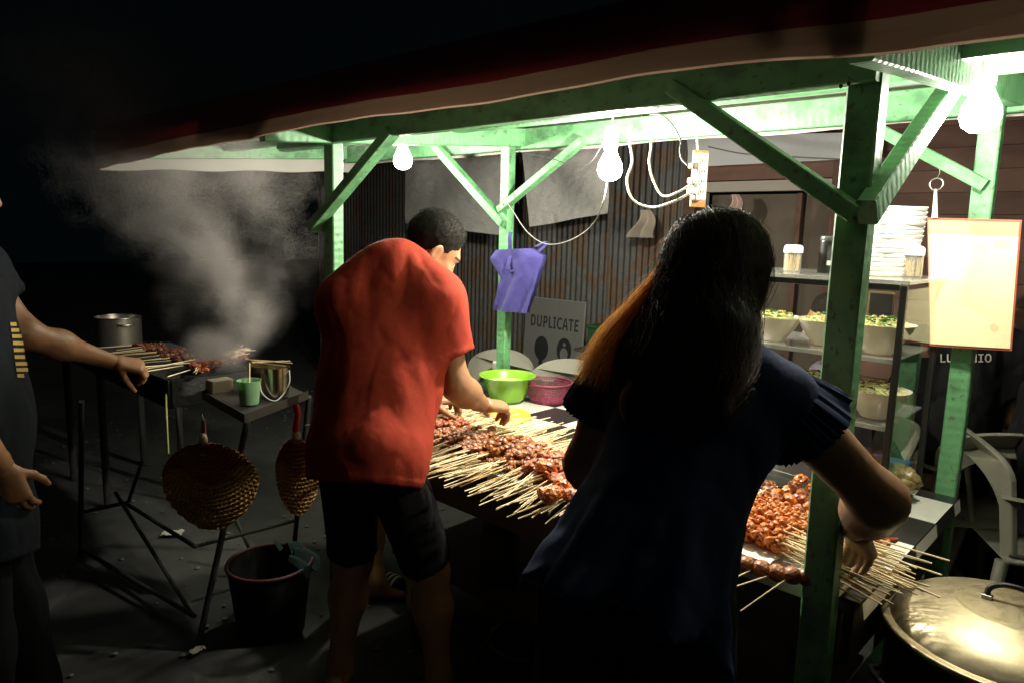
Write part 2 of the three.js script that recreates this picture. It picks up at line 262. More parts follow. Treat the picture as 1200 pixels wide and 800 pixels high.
// ---------------------------------------------------------------- ground
{
  const tx = tex(512, 512, (u, v) => { const a = per(u, v, 6, 5, 1), b = per(u, v, 40, 3, 7), s = per(u, v, 3, 3, 12); const k = 0.05 * (1 + 0.7 * a + 0.5 * b) * (s > 0.16 ? 0.62 : 1); return [k * 0.98, k, k * 0.92]; }, true, [14, 14]);
  const bm = tex(256, 256, (u, v) => 0.5 + 0.6 * per(u, v, 22, 4, 4) + 0.4 * per(u, v, 5, 3, 9), false, [14, 14]);
  const g = new THREE.PlaneGeometry(60, 60, 240, 240); g.rotateX(-Math.PI / 2); const p = g.attributes.position;
  for (let i = 0; i < p.count; i++) p.setY(i, -0.006 + 0.012 * fbm(p.getX(i) * 0.8, 0.4, p.getZ(i) * 0.8, 3)); g.computeVertexNormals();
  struct('ground', g, std(0xffffff, 0.9, { map: tx, bumpMap: bm, bumpScale: 0.012 }));
  // loose stones and litter on the yard
  const st = [0, 1, 2, 3].map((k) => { const q = new THREE.IcosahedronGeometry(0.012, 1), a = q.attributes.position; for (let i = 0; i < a.count; i++) { const s = 1 + 0.35 * N.noise(a.getX(i) * 90 + k * 5, a.getY(i) * 90, a.getZ(i) * 90); a.setXYZ(i, a.getX(i) * s, a.getY(i) * s * 0.6, a.getZ(i) * s); } q.computeVertexNormals(); return q; });
  const im = new THREE.InstancedMesh(st[0], std(rgb(0.13, 0.125, 0.11), 0.95), 900), m4 = new THREE.Matrix4();
  for (let i = 0; i < 900; i++) { const s = rr(0.2, 1.1); m4.compose(new THREE.Vector3(rr(-6, 0.6), 0.002, -rr(0.2, 4)), new THREE.Quaternion().setFromEuler(new THREE.Euler(0, rr(0, 6), 0)), new THREE.Vector3(s, s * rr(0.5, 1), s)); im.setMatrixAt(i, m4); }
  im.name = 'loose_gravel'; tag(im, 'small loose stones scattered over the dark yard', 'gravel', null, 'stuff'); shadows(im); scene.add(im);
  const paper = (px, py, w, h, label) => { const c = PY(px, py, 0.006); const g2 = sheet((u, v) => H((u - 0.5) * w, 0.008 + 0.014 * Math.abs(fbm(u * 3 + px, v * 3, 1, 3)) * 2, (v - 0.5) * h), 10, 10); solo('litter', g2, std(rgb(0.5, 0.47, 0.38), 0.8), label, 'litter', null, c).rotation.y = px; };
  paper(202, 626, 0.1, 0.06, 'crumpled pale wrapper lying on the ground below the grill');
  paper(231, 764, 0.05, 0.03, 'small pale scrap of paper on the ground beside the grill leg');
}

// ---------------------------------------------------------------- far wall of corrugated sheets, and the wooden house beside it
const WALL = 4.0;
{
  const g0 = thing('corrugated_fence', 'dark fence of rusty corrugated metal sheets behind the plastic chairs', 'fence');
  const rust = (s) => tex(256, 256, (u, v) => { const r = per(u, v, 4, 5, s), f = per(u, v, 30, 3, s + 3), k = 1 + 0.5 * f; return r > 0.08 ? [0.10 * k, 0.065 * k, 0.042 * k] : [0.085 * k, 0.085 * k, 0.08 * k]; }, true, [1, 1]);
  const mats = [1.2, 5.7, 9.9].map((s) => std(0xffffff, 0.6, { map: rust(s), metalness: 0.25 }));
  for (let k = 0, x = -6.52; x < -2.5; x += 0.72, k++) {
    const tilt = rr(-0.004, 0.004), dz = (k % 2) * 0.024, top = 2.7 + rr(-0.05, 0.05), w = 0.76;
    part('metal_sheet', sheet((u, v) => { const X = x + u * w; return V(X + tilt * v, v * top, WALL + dz + 0.008 * Math.sin(X * 2 * Math.PI / 0.048)); }, 128, 6, 1, 2.4), mats[k % 3], g0);
  }
  for (const y of [0.5, 1.3, 2.2]) part('rail', timber(V(-6.5, y, WALL + 0.08), V(-2.2, y, WALL + 0.08), 0.05, 0.06), std(rgb(0.12, 0.08, 0.05), 0.9), g0);
  // wooden house to the right: clapboards, a dark opening with a lintel over it
  const h0 = thing('wooden_house', 'brown clapboard house front with a dark shop opening behind the stall', 'house');
  const grain = (s, c) => tex(256, 64, (u, v) => { const g = per(u * 0.3, v, 22, 4, s), k = 1 + 0.5 * g + 0.25 * per(u, v, 8, 3, s + 2); return [c[0] * k, c[1] * k, c[2] * k]; }, true, [1, 1]);
  const wood = [[0.10, 0.05, 0.032], [0.085, 0.042, 0.028], [0.12, 0.062, 0.042]].map((c, i) => std(0xffffff, 0.75, { map: grain(i * 3.3 + 1, c) }));
  const board = (x0, x1, y0, y1, m) => { const g = box((x0 + x1) / 2, 0, 0, x1 - x0, y1 - y0, 0.02, 0.003); g.rotateX(-0.12); g.translate(0, (y0 + y1) / 2, -(WALL - 0.01)); part('clapboard', g, m, h0); };
  for (let y = 0, k = 0; y < 2.9; y += 0.105, k++) { const e = rr(-0.01, 0.01); board(-1.3 + e, 1.1, y, y + 0.112, wood[k % 3]); board(1.1 + e, 3.4, y, y + 0.112, wood[(k + 1) % 3]); }
  part('frame_post', box(-1.36, 1.4, WALL - 0.03, 0.1, 2.8, 0.1), wood[1], h0); part('frame_post', box(-2.24, 1.4, WALL - 0.03, 0.08, 2.8, 0.1), wood[1], h0);
  part('lintel', box(-1.8, 1.95, WALL - 0.04, 0.78, 0.16, 0.06), wood[2], h0);
  part('rail', box(-1.8, 1.835, WALL - 0.05, 0.78, 0.06, 0.05), std(rgb(0.3, 0.27, 0.23), 0.8), h0);
  part('upper_panel', box(-1.8, 2.45, WALL, 0.78, 0.8, 0.03), wood[1], h0);
  part('plywood_panel', box(-1.8, 0.9, WALL + 0.12, 0.78, 1.8, 0.02), std(0xffffff, 0.85, { map: tex(128, 256, (u, v) => { const k = 1 + 0.5 * per(u, v, 6, 5, 3); return [0.10 * k, 0.078 * k, 0.058 * k]; }) }), h0);
  part('shutter_post', box(-1.62, 0.9, WALL + 0.06, 0.03, 1.8, 0.04), wood[0], h0);
}
{ // painted sign on the fence
  const sg = thing('painted_sign', 'grey key-cutting sign lettered DUPLICATE leaning on the corrugated fence', 'sign', V(-3.3, 0.56, WALL - 0.06));
  const face = canvas(512, 768, (c, w, h) => {
    c.fillStyle = '#8d8d88'; c.fillRect(0, 0, w, h);
    for (let i = 0; i < 1400; i++) { c.fillStyle = rnd() < 0.5 ? 'rgba(60,60,55,0.10)' : 'rgba(190,190,180,0.10)'; c.fillRect(rnd() * w, rnd() * h, rnd() * 26, rnd() * 3); }
    c.fillStyle = '#33353a'; c.font = 'bold 96px sans-serif'; c.textAlign = 'center'; c.save(); c.translate(w / 2 + 6, 190); c.scale(0.84, 1.12); c.fillText('DUPLICATE', 0, 0); c.restore();
    const key = (x, y, s) => { c.fillStyle = '#2b2d33'; c.beginPath(); c.ellipse(x, y, 66 * s, 84 * s, 0, 0, 7); c.fill(); c.fillRect(x - 18 * s, y + 70 * s, 36 * s, 300 * s); for (let i = 0; i < 4; i++) c.fillRect(x + 14 * s, y + (190 + i * 44) * s, (16 + (i % 2) * 12) * s, 24 * s); c.fillStyle = '#8d8d88'; c.beginPath(); c.arc(x, y - 40 * s, 14 * s, 0, 7); c.fill(); };
    key(165, 330, 0.95); key(365, 320, 0.95); c.fillStyle = '#2b2d33'; c.beginPath(); c.arc(165, 292, 16, 0, 7); c.fill(); c.fillStyle = '#8d8d88'; c.beginPath(); c.ellipse(365, 345, 34, 42, 0, 0, 7); c.fill();
  });
  part('board', box(0, 0.26, 0, 0.56, 0.86, 0.012, 0.003).translate(0, -0.12, 0), std(rgb(0.25, 0.25, 0.24), 0.8), sg);
  const f = new THREE.PlaneGeometry(0.55, 0.85); f.translate(0, 0.14, 0.0105); part('painted_face', f, std(rgb(0.62, 0.62, 0.62), 0.7, { map: face }), sg); sg.rotation.x = -0.05; sg.position.y = 0.5;
}
{ // pale tarps pinned up at the back of the stall
  const cloth = std(rgb(0.42, 0.41, 0.39), 0.85, { bumpMap: tex(128, 128, (u, v) => 0.5 + per(u, v, 5, 4, 2), false, [2, 2]), bumpScale: 0.01 });
  const tarp = (c00, c10, c01, c11, label) => { const g = sheet((u, v) => { const p = mix3(mix3(c00, c10, u), mix3(c01, c11, u), v); p.z += 0.016 * fbm(u * 4, v * 2.2, label.length, 3) + 0.012 * Math.sin(u * 9 + v * 2) * v; p.y -= 0.02 * Math.sin(u * Math.PI) * (1 - v) * 0.6; return p; }, 30, 20); solo('hanging_tarp', g, cloth, label, 'tarp'); };
  tarp(PZ(475, 178, 3.5), PZ(590, 172, 3.5), PZ(476, 262, 3.5), PZ(588, 276, 3.5), 'wide grey tarp hung behind the left of the rear post');
  tarp(PZ(611, 170, 3.5), PZ(716, 165, 3.5), PZ(622, 266, 3.5), PZ(711, 250, 3.5), 'grey tarp with a slanted lower edge hung right of the rear post');
  const strip = sheet((u, v) => { const p = mix3(mix3(PZ(806, 160, 3.7), PZ(1010, 155, 3.7), u), mix3(PZ(806, 196, 3.7), PZ(1010, 186, 3.7), u), v); p.z += 0.02 * fbm(u * 8, v * 3, 2, 3); return p; }, 30, 6);
  solo('hanging_tarp', strip, std(rgb(0.36, 0.37, 0.37), 0.8), 'narrow grey tarp strip above the house lintel', 'tarp');
  const rag = (px, py, w, h, col, label) => { const c = PZ(px, py, 3.6); solo('hanging_rag', sheet((u, v) => H((u - 0.5) * w * (0.45 + 0.8 * v) + 0.02 * Math.sin(v * 5), -v * h, 0.03 * Math.sin(u * 14) * (0.3 + v)), 24, 10), std(col, 0.9), label, 'rag', null, c); };
  rag(757, 246, 0.17, 0.16, rgb(0.30, 0.25, 0.21), 'dirty beige rag hung on the fence by the white cords');
  rag(862, 228, 0.1, 0.14, rgb(0.42, 0.30, 0.27), 'small pinkish cloth hung in the house opening');
}

// ---------------------------------------------------------------- the stall: posts, beams, braces, ceiling, printed skirting
const ceilY = (zb) => 1.925 + 0.087 * (zb - 1.43);
const stall = thing('food_stall', 'green timber barbecue stall with a white ceiling and a printed skirting', 'stall');
{
  const ZX = new THREE.Vector3(0, 0, 1), up = new THREE.Vector3(0, 1, 0);
  const post = (x, zb, w, d, lean = 0) => part('post', timber(V(x + lean, 0, zb), V(x, ceilY(zb) - 0.003, zb), w, d, ZX), M.green, stall);
  post(-2.31, 1.485, 0.06, 0.045); post(-2.315, 2.41, 0.055, 0.045); post(-0.485, 1.485, 0.062, 0.05, 0.01); post(-0.445, 2.41, 0.055, 0.045);
  const beam = (a, b, w = 0.045, h = 0.085, n = 'beam') => part(n, timber(a, b, w, h, up), M.green, stall);
  const yF = ceilY(1.485) - 0.048, yB = ceilY(2.41) - 0.048;
  beam(V(-2.62, yF, 1.45), V(-0.455, yF, 1.45), 0.035, 0.088); beam(V(-3.66, yB, 2.45), V(0.9, yB - 0.01, 2.45), 0.04, 0.09);
  for (const x of [-3.655, -2.255, -0.4, 0.85]) { const dy = x < -3 ? 0.03 : 0.042; beam(V(x, ceilY(1.18) - dy - 0.006, 1.18), V(x, ceilY(2.585) - dy - 0.006, 2.585), 0.04, 0.078, 'rafter'); }
  for (const zb of [1.72, 2.02]) beam(V(-3.63, ceilY(zb) - 0.022, zb), V(0.88, ceilY(zb) - 0.022, zb), 0.045, 0.032, 'purlin');
  const brace = (a, b, w = 0.05, h = 0.034) => part('brace', timber(a, b, w, h, ZX), M.green, stall);
  brace(PZ(1004, 252, 1.435), PZ(790, 102, 1.435), 0.034, 0.046);
  brace(PZ(366, 267, 1.44), PZ(460, 154, 1.44), 0.034, 0.046);
  brace(PZ(590, 262, 2.375), PZ(507, 168, 2.375), 0.036, 0.045); brace(PZ(586, 246, 2.375), PZ(683, 165, 2.375), 0.03, 0.04);
  brace(PZ(1156, 218, 2.375), PZ(1022, 148, 2.375), 0.034, 0.045);
  { const a = V(-0.446, 1.60, 1.43), b = V(-0.446, 1.905, 1.93); part('brace', timber(a, b, 0.05, 0.035, new THREE.Vector3(1, 0, 0)), M.green, stall); }
  const nailM = std(rgb(0.12, 0.09, 0.07), 0.6, { metalness: 0.7 }), nailG = new THREE.SphereGeometry(0.0042, 10, 6); // nail heads at the joints
  for (const [px, py, zb, dz] of [[1001, 240, 1.435, 0.019], [1006, 256, 1.435, 0.019], [800, 108, 1.435, 0.019], [812, 116, 1.435, 0.019], [385, 246, 1.44, 0.019], [390, 240, 1.44, 0.019], [448, 168, 1.44, 0.019], [999, 100, 1.45, 0.02], [990, 103, 1.45, 0.02], [589, 250, 2.375, 0.022], [594, 240, 2.375, 0.022], [1149, 214, 2.375, 0.02]]) { const n = part('nail_head', nailG, nailM, stall); n.position.copy(PZ(px, py, zb)).z += dz; n.scale.z = 0.5; }
  // ceiling boards, white, butted with narrow joints
  const xs = [-3.74, -2.52, -1.3, -0.08, 1.14];
  for (let i = 0; i < 4; i++) { const a = xs[i] + 0.002, b = xs[i + 1] - 0.002; part('ceiling_board', sheet((u, v) => { const zb = lerp(1.16, 2.59, v), X = lerp(a, b, u); return V(X, ceilY(zb) + 0.004 * fbm(X * 2, zb * 2, i, 2) + 0.003, zb); }, 16, 12, 1.2, 1.4), M.white, stall); }
  const tin = std(rgb(0.2, 0.2, 0.2), 0.5, { metalness: 0.5 });
  for (let i = 0; i < 6; i++) { const a = -3.86 + i * 0.85; part('roof_sheet', sheet((u, v) => { const zb = lerp(1.15, 2.7, v), X = a + u * 0.87; return V(X, ceilY(zb) + 0.05 + 0.006 * Math.sin(X * 2 * Math.PI / 0.076) + 0.003 * (i % 2), zb); }, 60, 4), tin, stall); }
  // skirting: printed tarpaulin outside, its white back inside
  const low = [[-3.72, 1.780], [-3.4, 1.792], [-2.62, 1.813], [-1.75, 1.829], [-1.14, 1.822], [-0.8, 1.831], [-0.65, 1.829], [-0.3, 1.809], [-0.2, 1.806], [1.0, 1.80]];
  const lowY = (x) => { for (let i = 0; i < low.length - 1; i++) if (x <= low[i + 1][0]) return lerp(low[i][1], low[i + 1][1], smooth(low[i][0], low[i + 1][0], x)); return 1.8; };
  const print = tex(512, 128, (u, v) => { const n = 1 + 0.22 * per(u, v, 9, 4, 2) + 0.1 * per(u, v, 40, 2, 6); const edge = 0.31 + 0.006 * Math.sin(u * 20); const st = v > 0.47 && v < 0.54 || v > 0.62 && v < 0.68; const red = [0.19 * n, 0.022 * n, 0.022 * n], tan = [0.40 * n, 0.27 * n, 0.19 * n]; return v < edge ? tan : (v < 0.72 && !st && u > 0.81) ? tan : red; });
  const skirt = phy(0xffffff, 0.8, { map: print, transmission: 0.45, thickness: 0 });
  const rip = (x) => 0.004 * Math.sin(x * 5.1) + 0.002 * Math.sin(x * 13.7 + 1);
  part('printed_skirt', sheet((u, v) => { const X = lerp(-3.74, 1.1, u), b = lowY(X) + 0.001 * Math.sin(X * 23); return V(X, lerp(b, 1.972, v), 1.14 + rip(X) * (1 - v) - 0.012 * (1 - v)); }, 160, 6), skirt, stall);
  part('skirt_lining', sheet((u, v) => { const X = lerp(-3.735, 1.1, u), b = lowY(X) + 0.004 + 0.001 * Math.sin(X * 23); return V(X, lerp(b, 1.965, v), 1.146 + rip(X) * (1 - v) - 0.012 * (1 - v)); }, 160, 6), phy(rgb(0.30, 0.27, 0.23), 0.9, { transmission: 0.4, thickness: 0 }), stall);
  part('skirt_lining', sheet((u, v) => { const X = lerp(-3.735, 1.1, u), b = 1.925 + 0.004 * Math.sin(X * 7) + 0.003 * fbm(X * 6, 1, 2); return V(X, lerp(b, 2.05, v), 2.61 + 0.006 * Math.sin(X * 9)); }, 160, 4), M.lining, stall);
  part('printed_skirt', sheet((u, v) => { const X = lerp(-3.74, 1.1, u), b = 1.925 + 0.004 * Math.sin(X * 7) + 0.003 * fbm(X * 6, 1, 2); return V(X, lerp(b, 2.055, v), 2.616 + 0.006 * Math.sin(X * 9)); }, 160, 4), skirt, stall);
  part('skirt_lining', sheet((u, v) => { const zb = lerp(1.15, 2.61, u); return V(-3.735 + 0.006 * Math.sin(zb * 9), lerp(1.782 + 0.098 * u + 0.004 * Math.sin(zb * 14), 1.94 + 0.1 * u, v), zb); }, 50, 4), M.lining, stall);
  part('printed_skirt', sheet((u, v) => { const zb = lerp(1.15, 2.61, u); return V(-3.742 + 0.006 * Math.sin(zb * 9), lerp(1.78 + 0.098 * u + 0.004 * Math.sin(zb * 14), 1.945 + 0.1 * u, v), zb); }, 50, 4), skirt, stall);
}

// ---------------------------------------------------------------- lamps: three bare bulbs on cords under the ceiling
const BULB = 5.2;
function lamp(pos, topY, label, power = 1) {
  const g = thing('light_bulb', label, 'light bulb', pos, 'bare bulbs under the stall ceiling'); g.scale.setScalar(1.35); topY = pos.y + (topY - pos.y) / 1.35;
  part('glass_bulb', lathe([[0.0005, -0.036], [0.014, -0.034], [0.026, -0.025], [0.031, -0.010], [0.029, 0.006], [0.02, 0.024], [0.0145, 0.036], [0.0135, 0.042]], 28), new THREE.MeshStandardMaterial({ color: rgb(0.9, 0.9, 0.85), roughness: 0.3, emissive: rgb(1, 0.95, 0.84), emissiveIntensity: 26 }), g);
  part('socket', lathe([[0.0005, 0.095], [0.012, 0.094], [0.017, 0.085], [0.018, 0.05], [0.0165, 0.041], [0.0135, 0.041]], 20), std(rgb(0.75, 0.73, 0.68), 0.4), g);
  part('cord', tube([H(0, 0.09, 0), H(0.004, lerp(0.09, topY - pos.y, 0.5), 0.003), H(0, topY - pos.y, 0)], 0.0028, 8, 5), M.wire, g);
  const l = new THREE.PointLight(rgb(1, 0.93, 0.80), BULB * power); l.castShadow = true; l.shadow.radius = 1.4; l.position.set(0, -0.006, 0); l.name = 'bulb_light'; g.add(l);
}
const B1 = PZ(472, 186, 2.02), B2 = PZ(715, 195, 1.98), B3 = PZ(1150, 130, 1.92);
lamp(B1, ceilY(2.02), 'lit bare bulb beside the grey tarp, towards the grill end', 0.44);
lamp(B2, ceilY(1.98), 'lit bare bulb beside the white looped cords', 1.12);
lamp(B3, ceilY(1.92), 'lit bare bulb beside the post that carries the menu board', 0.33);

// ---------------------------------------------------------------- wiring
{
  const s = thing('power_strip', 'white extension socket on an orange wooden board hung by the bulb', 'power strip', PZ(819, 208, 1.95));
  const Fx = headings(0), t = Math.atan2(-Fx.x, -Fx.z); s.rotation.y = t + 0.35;
  part('backing_board', new RoundedBoxGeometry(0.05, 0.165, 0.012, 1, 0.002), std(rgb(0.55, 0.27, 0.09), 0.7), s).position.set(0.006, -0.004, -0.006);
  const b = part('socket_block', new RoundedBoxGeometry(0.038, 0.135, 0.03, 2, 0.005), std(rgb(0.78, 0.77, 0.72), 0.4), s); b.position.set(-0.008, 0.0, 0.015);
  for (let i = 0; i < 4; i++) { const f = part('outlet', new THREE.CylinderGeometry(0.012, 0.012, 0.003, 20).rotateX(Math.PI / 2), std(rgb(0.7, 0.69, 0.65), 0.5), b); f.position.set(0, 0.044 - i * 0.029, 0.016); for (const e of [-1, 1]) part('slot', new RoundedBoxGeometry(0.002, 0.007, 0.002, 1, 0.0005), M.black, b).position.set(e * 0.004, 0.044 - i * 0.029, 0.0178); }
  for (const y of [-0.012, -0.042, 0.03]) { const p = part('plug', new RoundedBoxGeometry(0.02, 0.018, 0.03, 2, 0.004), std(y > 0 ? rgb(0.25, 0.2, 0.12) : rgb(0.78, 0.77, 0.74), 0.5), s); p.position.set(-0.034, y, 0.02); }
  const cable = (pts, r, m, label, nm = 'power_cable') => solo(nm, tube(pts, r, 60, 7), m, label, 'cable');
  const z = 1.95;
  cable([PZ(810, 226, z - 0.02), PZ(790, 236, z - 0.02), PZ(762, 243, z), PZ(742, 234, z), PZ(735, 212, z), PZ(741, 190, z), PZ(738, 165, z), PZ(740, 147, z)], 0.0036, M.wire, 'thick white cable in a low loop from the socket to the ceiling');
  cable([PZ(810, 216, z - 0.03), PZ(793, 226, z - 0.03), PZ(776, 229, z), PZ(766, 212, z), PZ(761, 190, z), PZ(763, 168, z), PZ(757, 150, z), PZ(752, 138, z)], 0.0032, M.wire, 'white cable in a short loop left of the socket');
  cable([PZ(818, 178, z), PZ(817, 160, z), PZ(819, 145, z), PZ(815, 132, z)], 0.003, M.wire, 'white cable running straight up from the socket');
  cable([PZ(806, 194, z - 0.01), PZ(799, 186, z), PZ(797, 176, z), PZ(798, 166, z), PZ(788, 146, z), PZ(773, 134, z), PZ(762, 134, z)], 0.0025, M.darkWire, 'thin dark cord curling from the socket to the ceiling');
  cable([PZ(590, 170, 2.3), PZ(588, 222, 2.32), PZ(604, 252, 2.3), PZ(620, 274, 2.25), PZ(640, 286, 2.2), PZ(665, 283, 2.15), PZ(690, 268, 2.1), PZ(706, 240, 2.0), PZ(713, 205, 1.99)], 0.0022, std(rgb(0.25, 0.24, 0.22), 0.5), 'thin grey cord sagging from the rear post to the bulb');
  cable([PZ(830, 172, 2.9), PZ(870, 180, 2.9), PZ(930, 184, 2.9), PZ(1000, 188, 2.9), PZ(1060, 196, 2.9)], 0.003, M.darkWire, 'black cord strung along the grey tarp strip');
  cable([PZ(608, 178, 2.4), PZ(640, 184, 2.3), PZ(690, 192, 2.1), V(B2.x, ceilY(1.98) - 0.05, 1.99)], 0.002, M.darkWire, 'thin black cord stretched from the rear post towards the bulb');
}

// ---------------------------------------------------------------- table with checked cover
const TOP = 0.8;
{
  const g = thing('food_table', 'long wooden table with a black and white checked plastic cover', 'table');
  const wd = std(0xffffff, 0.8, { map: tex(128, 128, (u, v) => { const k = 1 + 0.6 * per(u * 0.3, v, 18, 4, 3); return [0.07 * k, 0.05 * k, 0.035 * k]; }) });
  part('tabletop', box(-1.365, 0.782, 1.95, 1.89, 0.028, 0.86), wd, g);
  const chk = tex(512, 512, (u, v) => { const a = Math.floor(u * 2) + Math.floor(v * 2), n = 1 + 0.12 * per(u, v, 12, 4, 2); return a % 2 ? [0.018 * n, 0.018 * n, 0.018 * n] : [0.68 * n, 0.66 * n, 0.6 * n]; }, true, [1, 1]);
  const cov = phy(0xffffff, 0.35, { map: chk, clearcoat: 0.2, clearcoatRoughness: 0.3 }), S = 0.4;
  const cg = sheet((u, v) => { const X = lerp(-2.31, -0.408, u), Z = lerp(1.518, 2.386, v); return V(X, TOP + 0.0025 + 0.0012 * fbm(X * 9, Z * 9, 1, 2), Z); }, 80, 40, 1.902 / S, 0.868 / S); part('checked_cover', cg, cov, g);
  part('cover_edge', sheet((u, v) => { const Z = lerp(1.52, 2.386, u); return V(-0.405 + 0.006 * v, TOP + 0.002 - 0.035 * v, Z); }, 30, 3, 0.868 / S, 0.09), cov, g);
  part('cover_edge', sheet((u, v) => { const X = lerp(-2.31, -0.52, u); return V(X, TOP + 0.002 - 0.03 * v, 1.515 - 0.004 * v); }, 30, 3, 1.79 / S, 0.09), cov, g);
  part('apron', box(-1.365, 0.70, 1.535, 1.84, 0.13, 0.025), wd, g); part('apron', box(-1.365, 0.70, 2.37, 1.84, 0.13, 0.025), wd, g); part('apron', box(-0.44, 0.70, 1.95, 0.025, 0.13, 0.80), wd, g); part('apron', box(-2.29, 0.70, 1.95, 0.025, 0.13, 0.80), wd, g);
  for (const [x, z] of [[-1.93, 1.60], [-2.22, 2.31], [-0.54, 1.60], [-0.54, 2.31]]) part('leg', timber(V(x, 0, z), V(x, 0.765, z), 0.055, 0.055, new THREE.Vector3(0, 0, 1)), wd, g);
  part('lower_shelf', box(-1.38, 0.27, 1.95, 1.6, 0.02, 0.6), wd, g);
  part('rail', timber(V(-0.47, 0.43, 1.52), V(-0.47, 0.43, 2.37), 0.04, 0.055), M.green, stall);
  part('tin_strip', box(-0.452, 0.8075, 1.56, 0.012, 0.004, 0.12, 0.001), M.steel, g);
  // things stored on the lower shelf, hardly lit
  const jug = (x, z, h, r, c, label) => { const t = solo('plastic_jug', lathe([[0.0005, 0], [r, 0.004], [r * 1.03, h * 0.6], [r * 0.85, h * 0.75], [r * 0.32, h * 0.88], [r * 0.3, h], [0.0005, h]], 24), phy(c, 0.4), label, 'jug'); t.position.copy(V(x, 0.28, z)); };
  jug(-1.72, 1.8, 0.3, 0.075, rgb(0.10, 0.10, 0.06), 'squat dark jug on the shelf under the table'); jug(-1.35, 1.75, 0.22, 0.06, rgb(0.35, 0.27, 0.04), 'small yellow jug on the shelf under the table');
  const st = thing('wash_basin', 'upturned black basin stacked under the table front', 'basin', V(-1.5, 0, 1.72)); part('shell', lathe([[0.13, 0.16], [0.14, 0.155], [0.19, 0.02], [0.21, 0.0], [0.2, 0.004], [0.18, 0.02], [0.125, 0.15]], 36), std(rgb(0.02, 0.02, 0.022), 0.4), st); part('base', lathe([[0.0005, 0.162], [0.12, 0.162], [0.132, 0.157]], 36), std(rgb(0.02, 0.02, 0.022), 0.4), st);
}

// ---------------------------------------------------------------- skewers
const stickGeo = (L) => { const g = new THREE.CylinderGeometry(0.0019, 0.0023, L, 5); g.rotateZ(-Math.PI / 2); g.translate(L / 2, 0, 0); return g; };      // along +x from 0
const blob = (rx, ry, rz, s, amp = 0.35, det = 2) => { const g = new THREE.IcosahedronGeometry(1, det), p = g.attributes.position; for (let i = 0; i < p.count; i++) { const x = p.getX(i), y = p.getY(i), z = p.getZ(i), k = 1 + amp * fbm(x * 1.6 + s, y * 1.6 + s * 2, z * 1.6, 3); p.setXYZ(i, x * rx * k, y * ry * k, z * rz * k); } g.deleteAttribute('uv'); const w = new THREE.BufferGeometry(); w.setAttribute('position', g.attributes.position); w.computeVertexNormals(); return w; };
const glaze = (a, b, s) => phy(0xffffff, 0.42, { map: tex(128, 128, (u, v) => { const n = smooth(-0.25, 0.3, per(u, v, 7, 5, s)), c = 1 + 0.5 * per(u, v, 24, 3, s + 4); return [0, 1, 2].map((i) => lerp(a[i], b[i], n) * c); }), clearcoat: 0.22, clearcoatRoughness: 0.3, bumpMap: tex(64, 64, (u, v) => 0.5 + 0.9 * per(u, v, 10, 4, s), false), bumpScale: 0.002 });
const uvSph = (g) => { const p = g.attributes.position, uv = new Float32Array(p.count * 2); for (let i = 0; i < p.count; i++) { uv[2 * i] = p.getX(i) * 14 + p.getZ(i) * 5; uv[2 * i + 1] = p.getY(i) * 14 + p.getZ(i) * 11; } g.setAttribute('uv', new THREE.BufferAttribute(uv, 2)); return g; };
const MEAT = { pork: glaze([0.10, 0.028, 0.008], [0.42, 0.135, 0.028], 1.4), red: glaze([0.19, 0.035, 0.008], [0.50, 0.115, 0.02], 4.2), orange: glaze([0.32, 0.065, 0.007], [0.64, 0.19, 0.018], 7.7), raw: glaze([0.26, 0.05, 0.035], [0.42, 0.14, 0.09], 2.9), ball: glaze([0.22, 0.06, 0.018], [0.44, 0.13, 0.035], 5.5), ember: glaze([0.05, 0.016, 0.008], [0.20, 0.05, 0.025], 9.1) };
const chunkGeo = [0, 1, 2, 3].map((k) => uvSph(merged(Array.from({ length: 5 }, (_, i) => { const b = blob(rr(0.012, 0.018), rr(0.007, 0.010), rr(0.011, 0.018), k * 7 + i); b.rotateX(rr(-0.8, 0.8)); b.translate(i * 0.021 - 0.004, rr(-0.002, 0.002), rr(-0.004, 0.004)); return b; }))));
const coilGeo = [0, 1, 2].map((k) => { const pts = []; for (let i = 0; i <= 34; i++) pts.push(H(i * 0.0042, 0.0045 * Math.sin(i * 1.55 + k), 0.0105 * Math.sin(i * 0.78 + k) + 0.002 * rr(-1, 1))); return uvSph(new THREE.TubeGeometry(new THREE.CatmullRomCurve3(pts), 110, 0.0058, 7)); });
const ballGeo = [0, 1].map((k) => uvSph(merged([0, 1, 2].map((i) => { const b = blob(0.019, 0.0175, 0.019, k * 3 + i, 0.12); b.translate(i * 0.036, 0, 0); return b; }))));
const stickL = [0.19, 0.21, 0.23].map(stickGeo), woods = [M.bamboo, M.bambooPale, M.bambooPale, M.bambooDark];
// a skewer: meat from the origin along -x, the bare stick along +x
function skewer(kind, pos, yaw, pitch, label, group, roll = 0, bare = 0.12, name = 'meat_skewer') {
  const g = thing(name, label, 'skewer', pos, group); g.rotation.set(0, yaw, pitch, 'YXZ');
  const st = part('stick', stickL[Math.floor(rnd() * 3)], woods[Math.floor(rnd() * 4)], g); st.position.x = -0.02; st.scale.x = (bare + 0.03) / 0.2;
  const gg = kind === 'coil' ? coilGeo : kind === 'ball' ? ballGeo : chunkGeo, m = kind === 'coil' ? MEAT.orange : kind === 'ball' ? MEAT.ball : MEAT[kind];
  const me = part('meat', gg[Math.floor(rnd() * gg.length)], m, g); me.rotation.x = roll; me.rotation.y = Math.PI; me.position.x = -0.004; const sc = rr(0.88, 1.14); me.scale.set(sc, sc * rr(0.9, 1.15), sc);
  return g;
}
const toF = Math.PI / 2 * -1, toB = Math.PI / 2;   // yaw for sticks that point to the front (+z) or the back (-z)
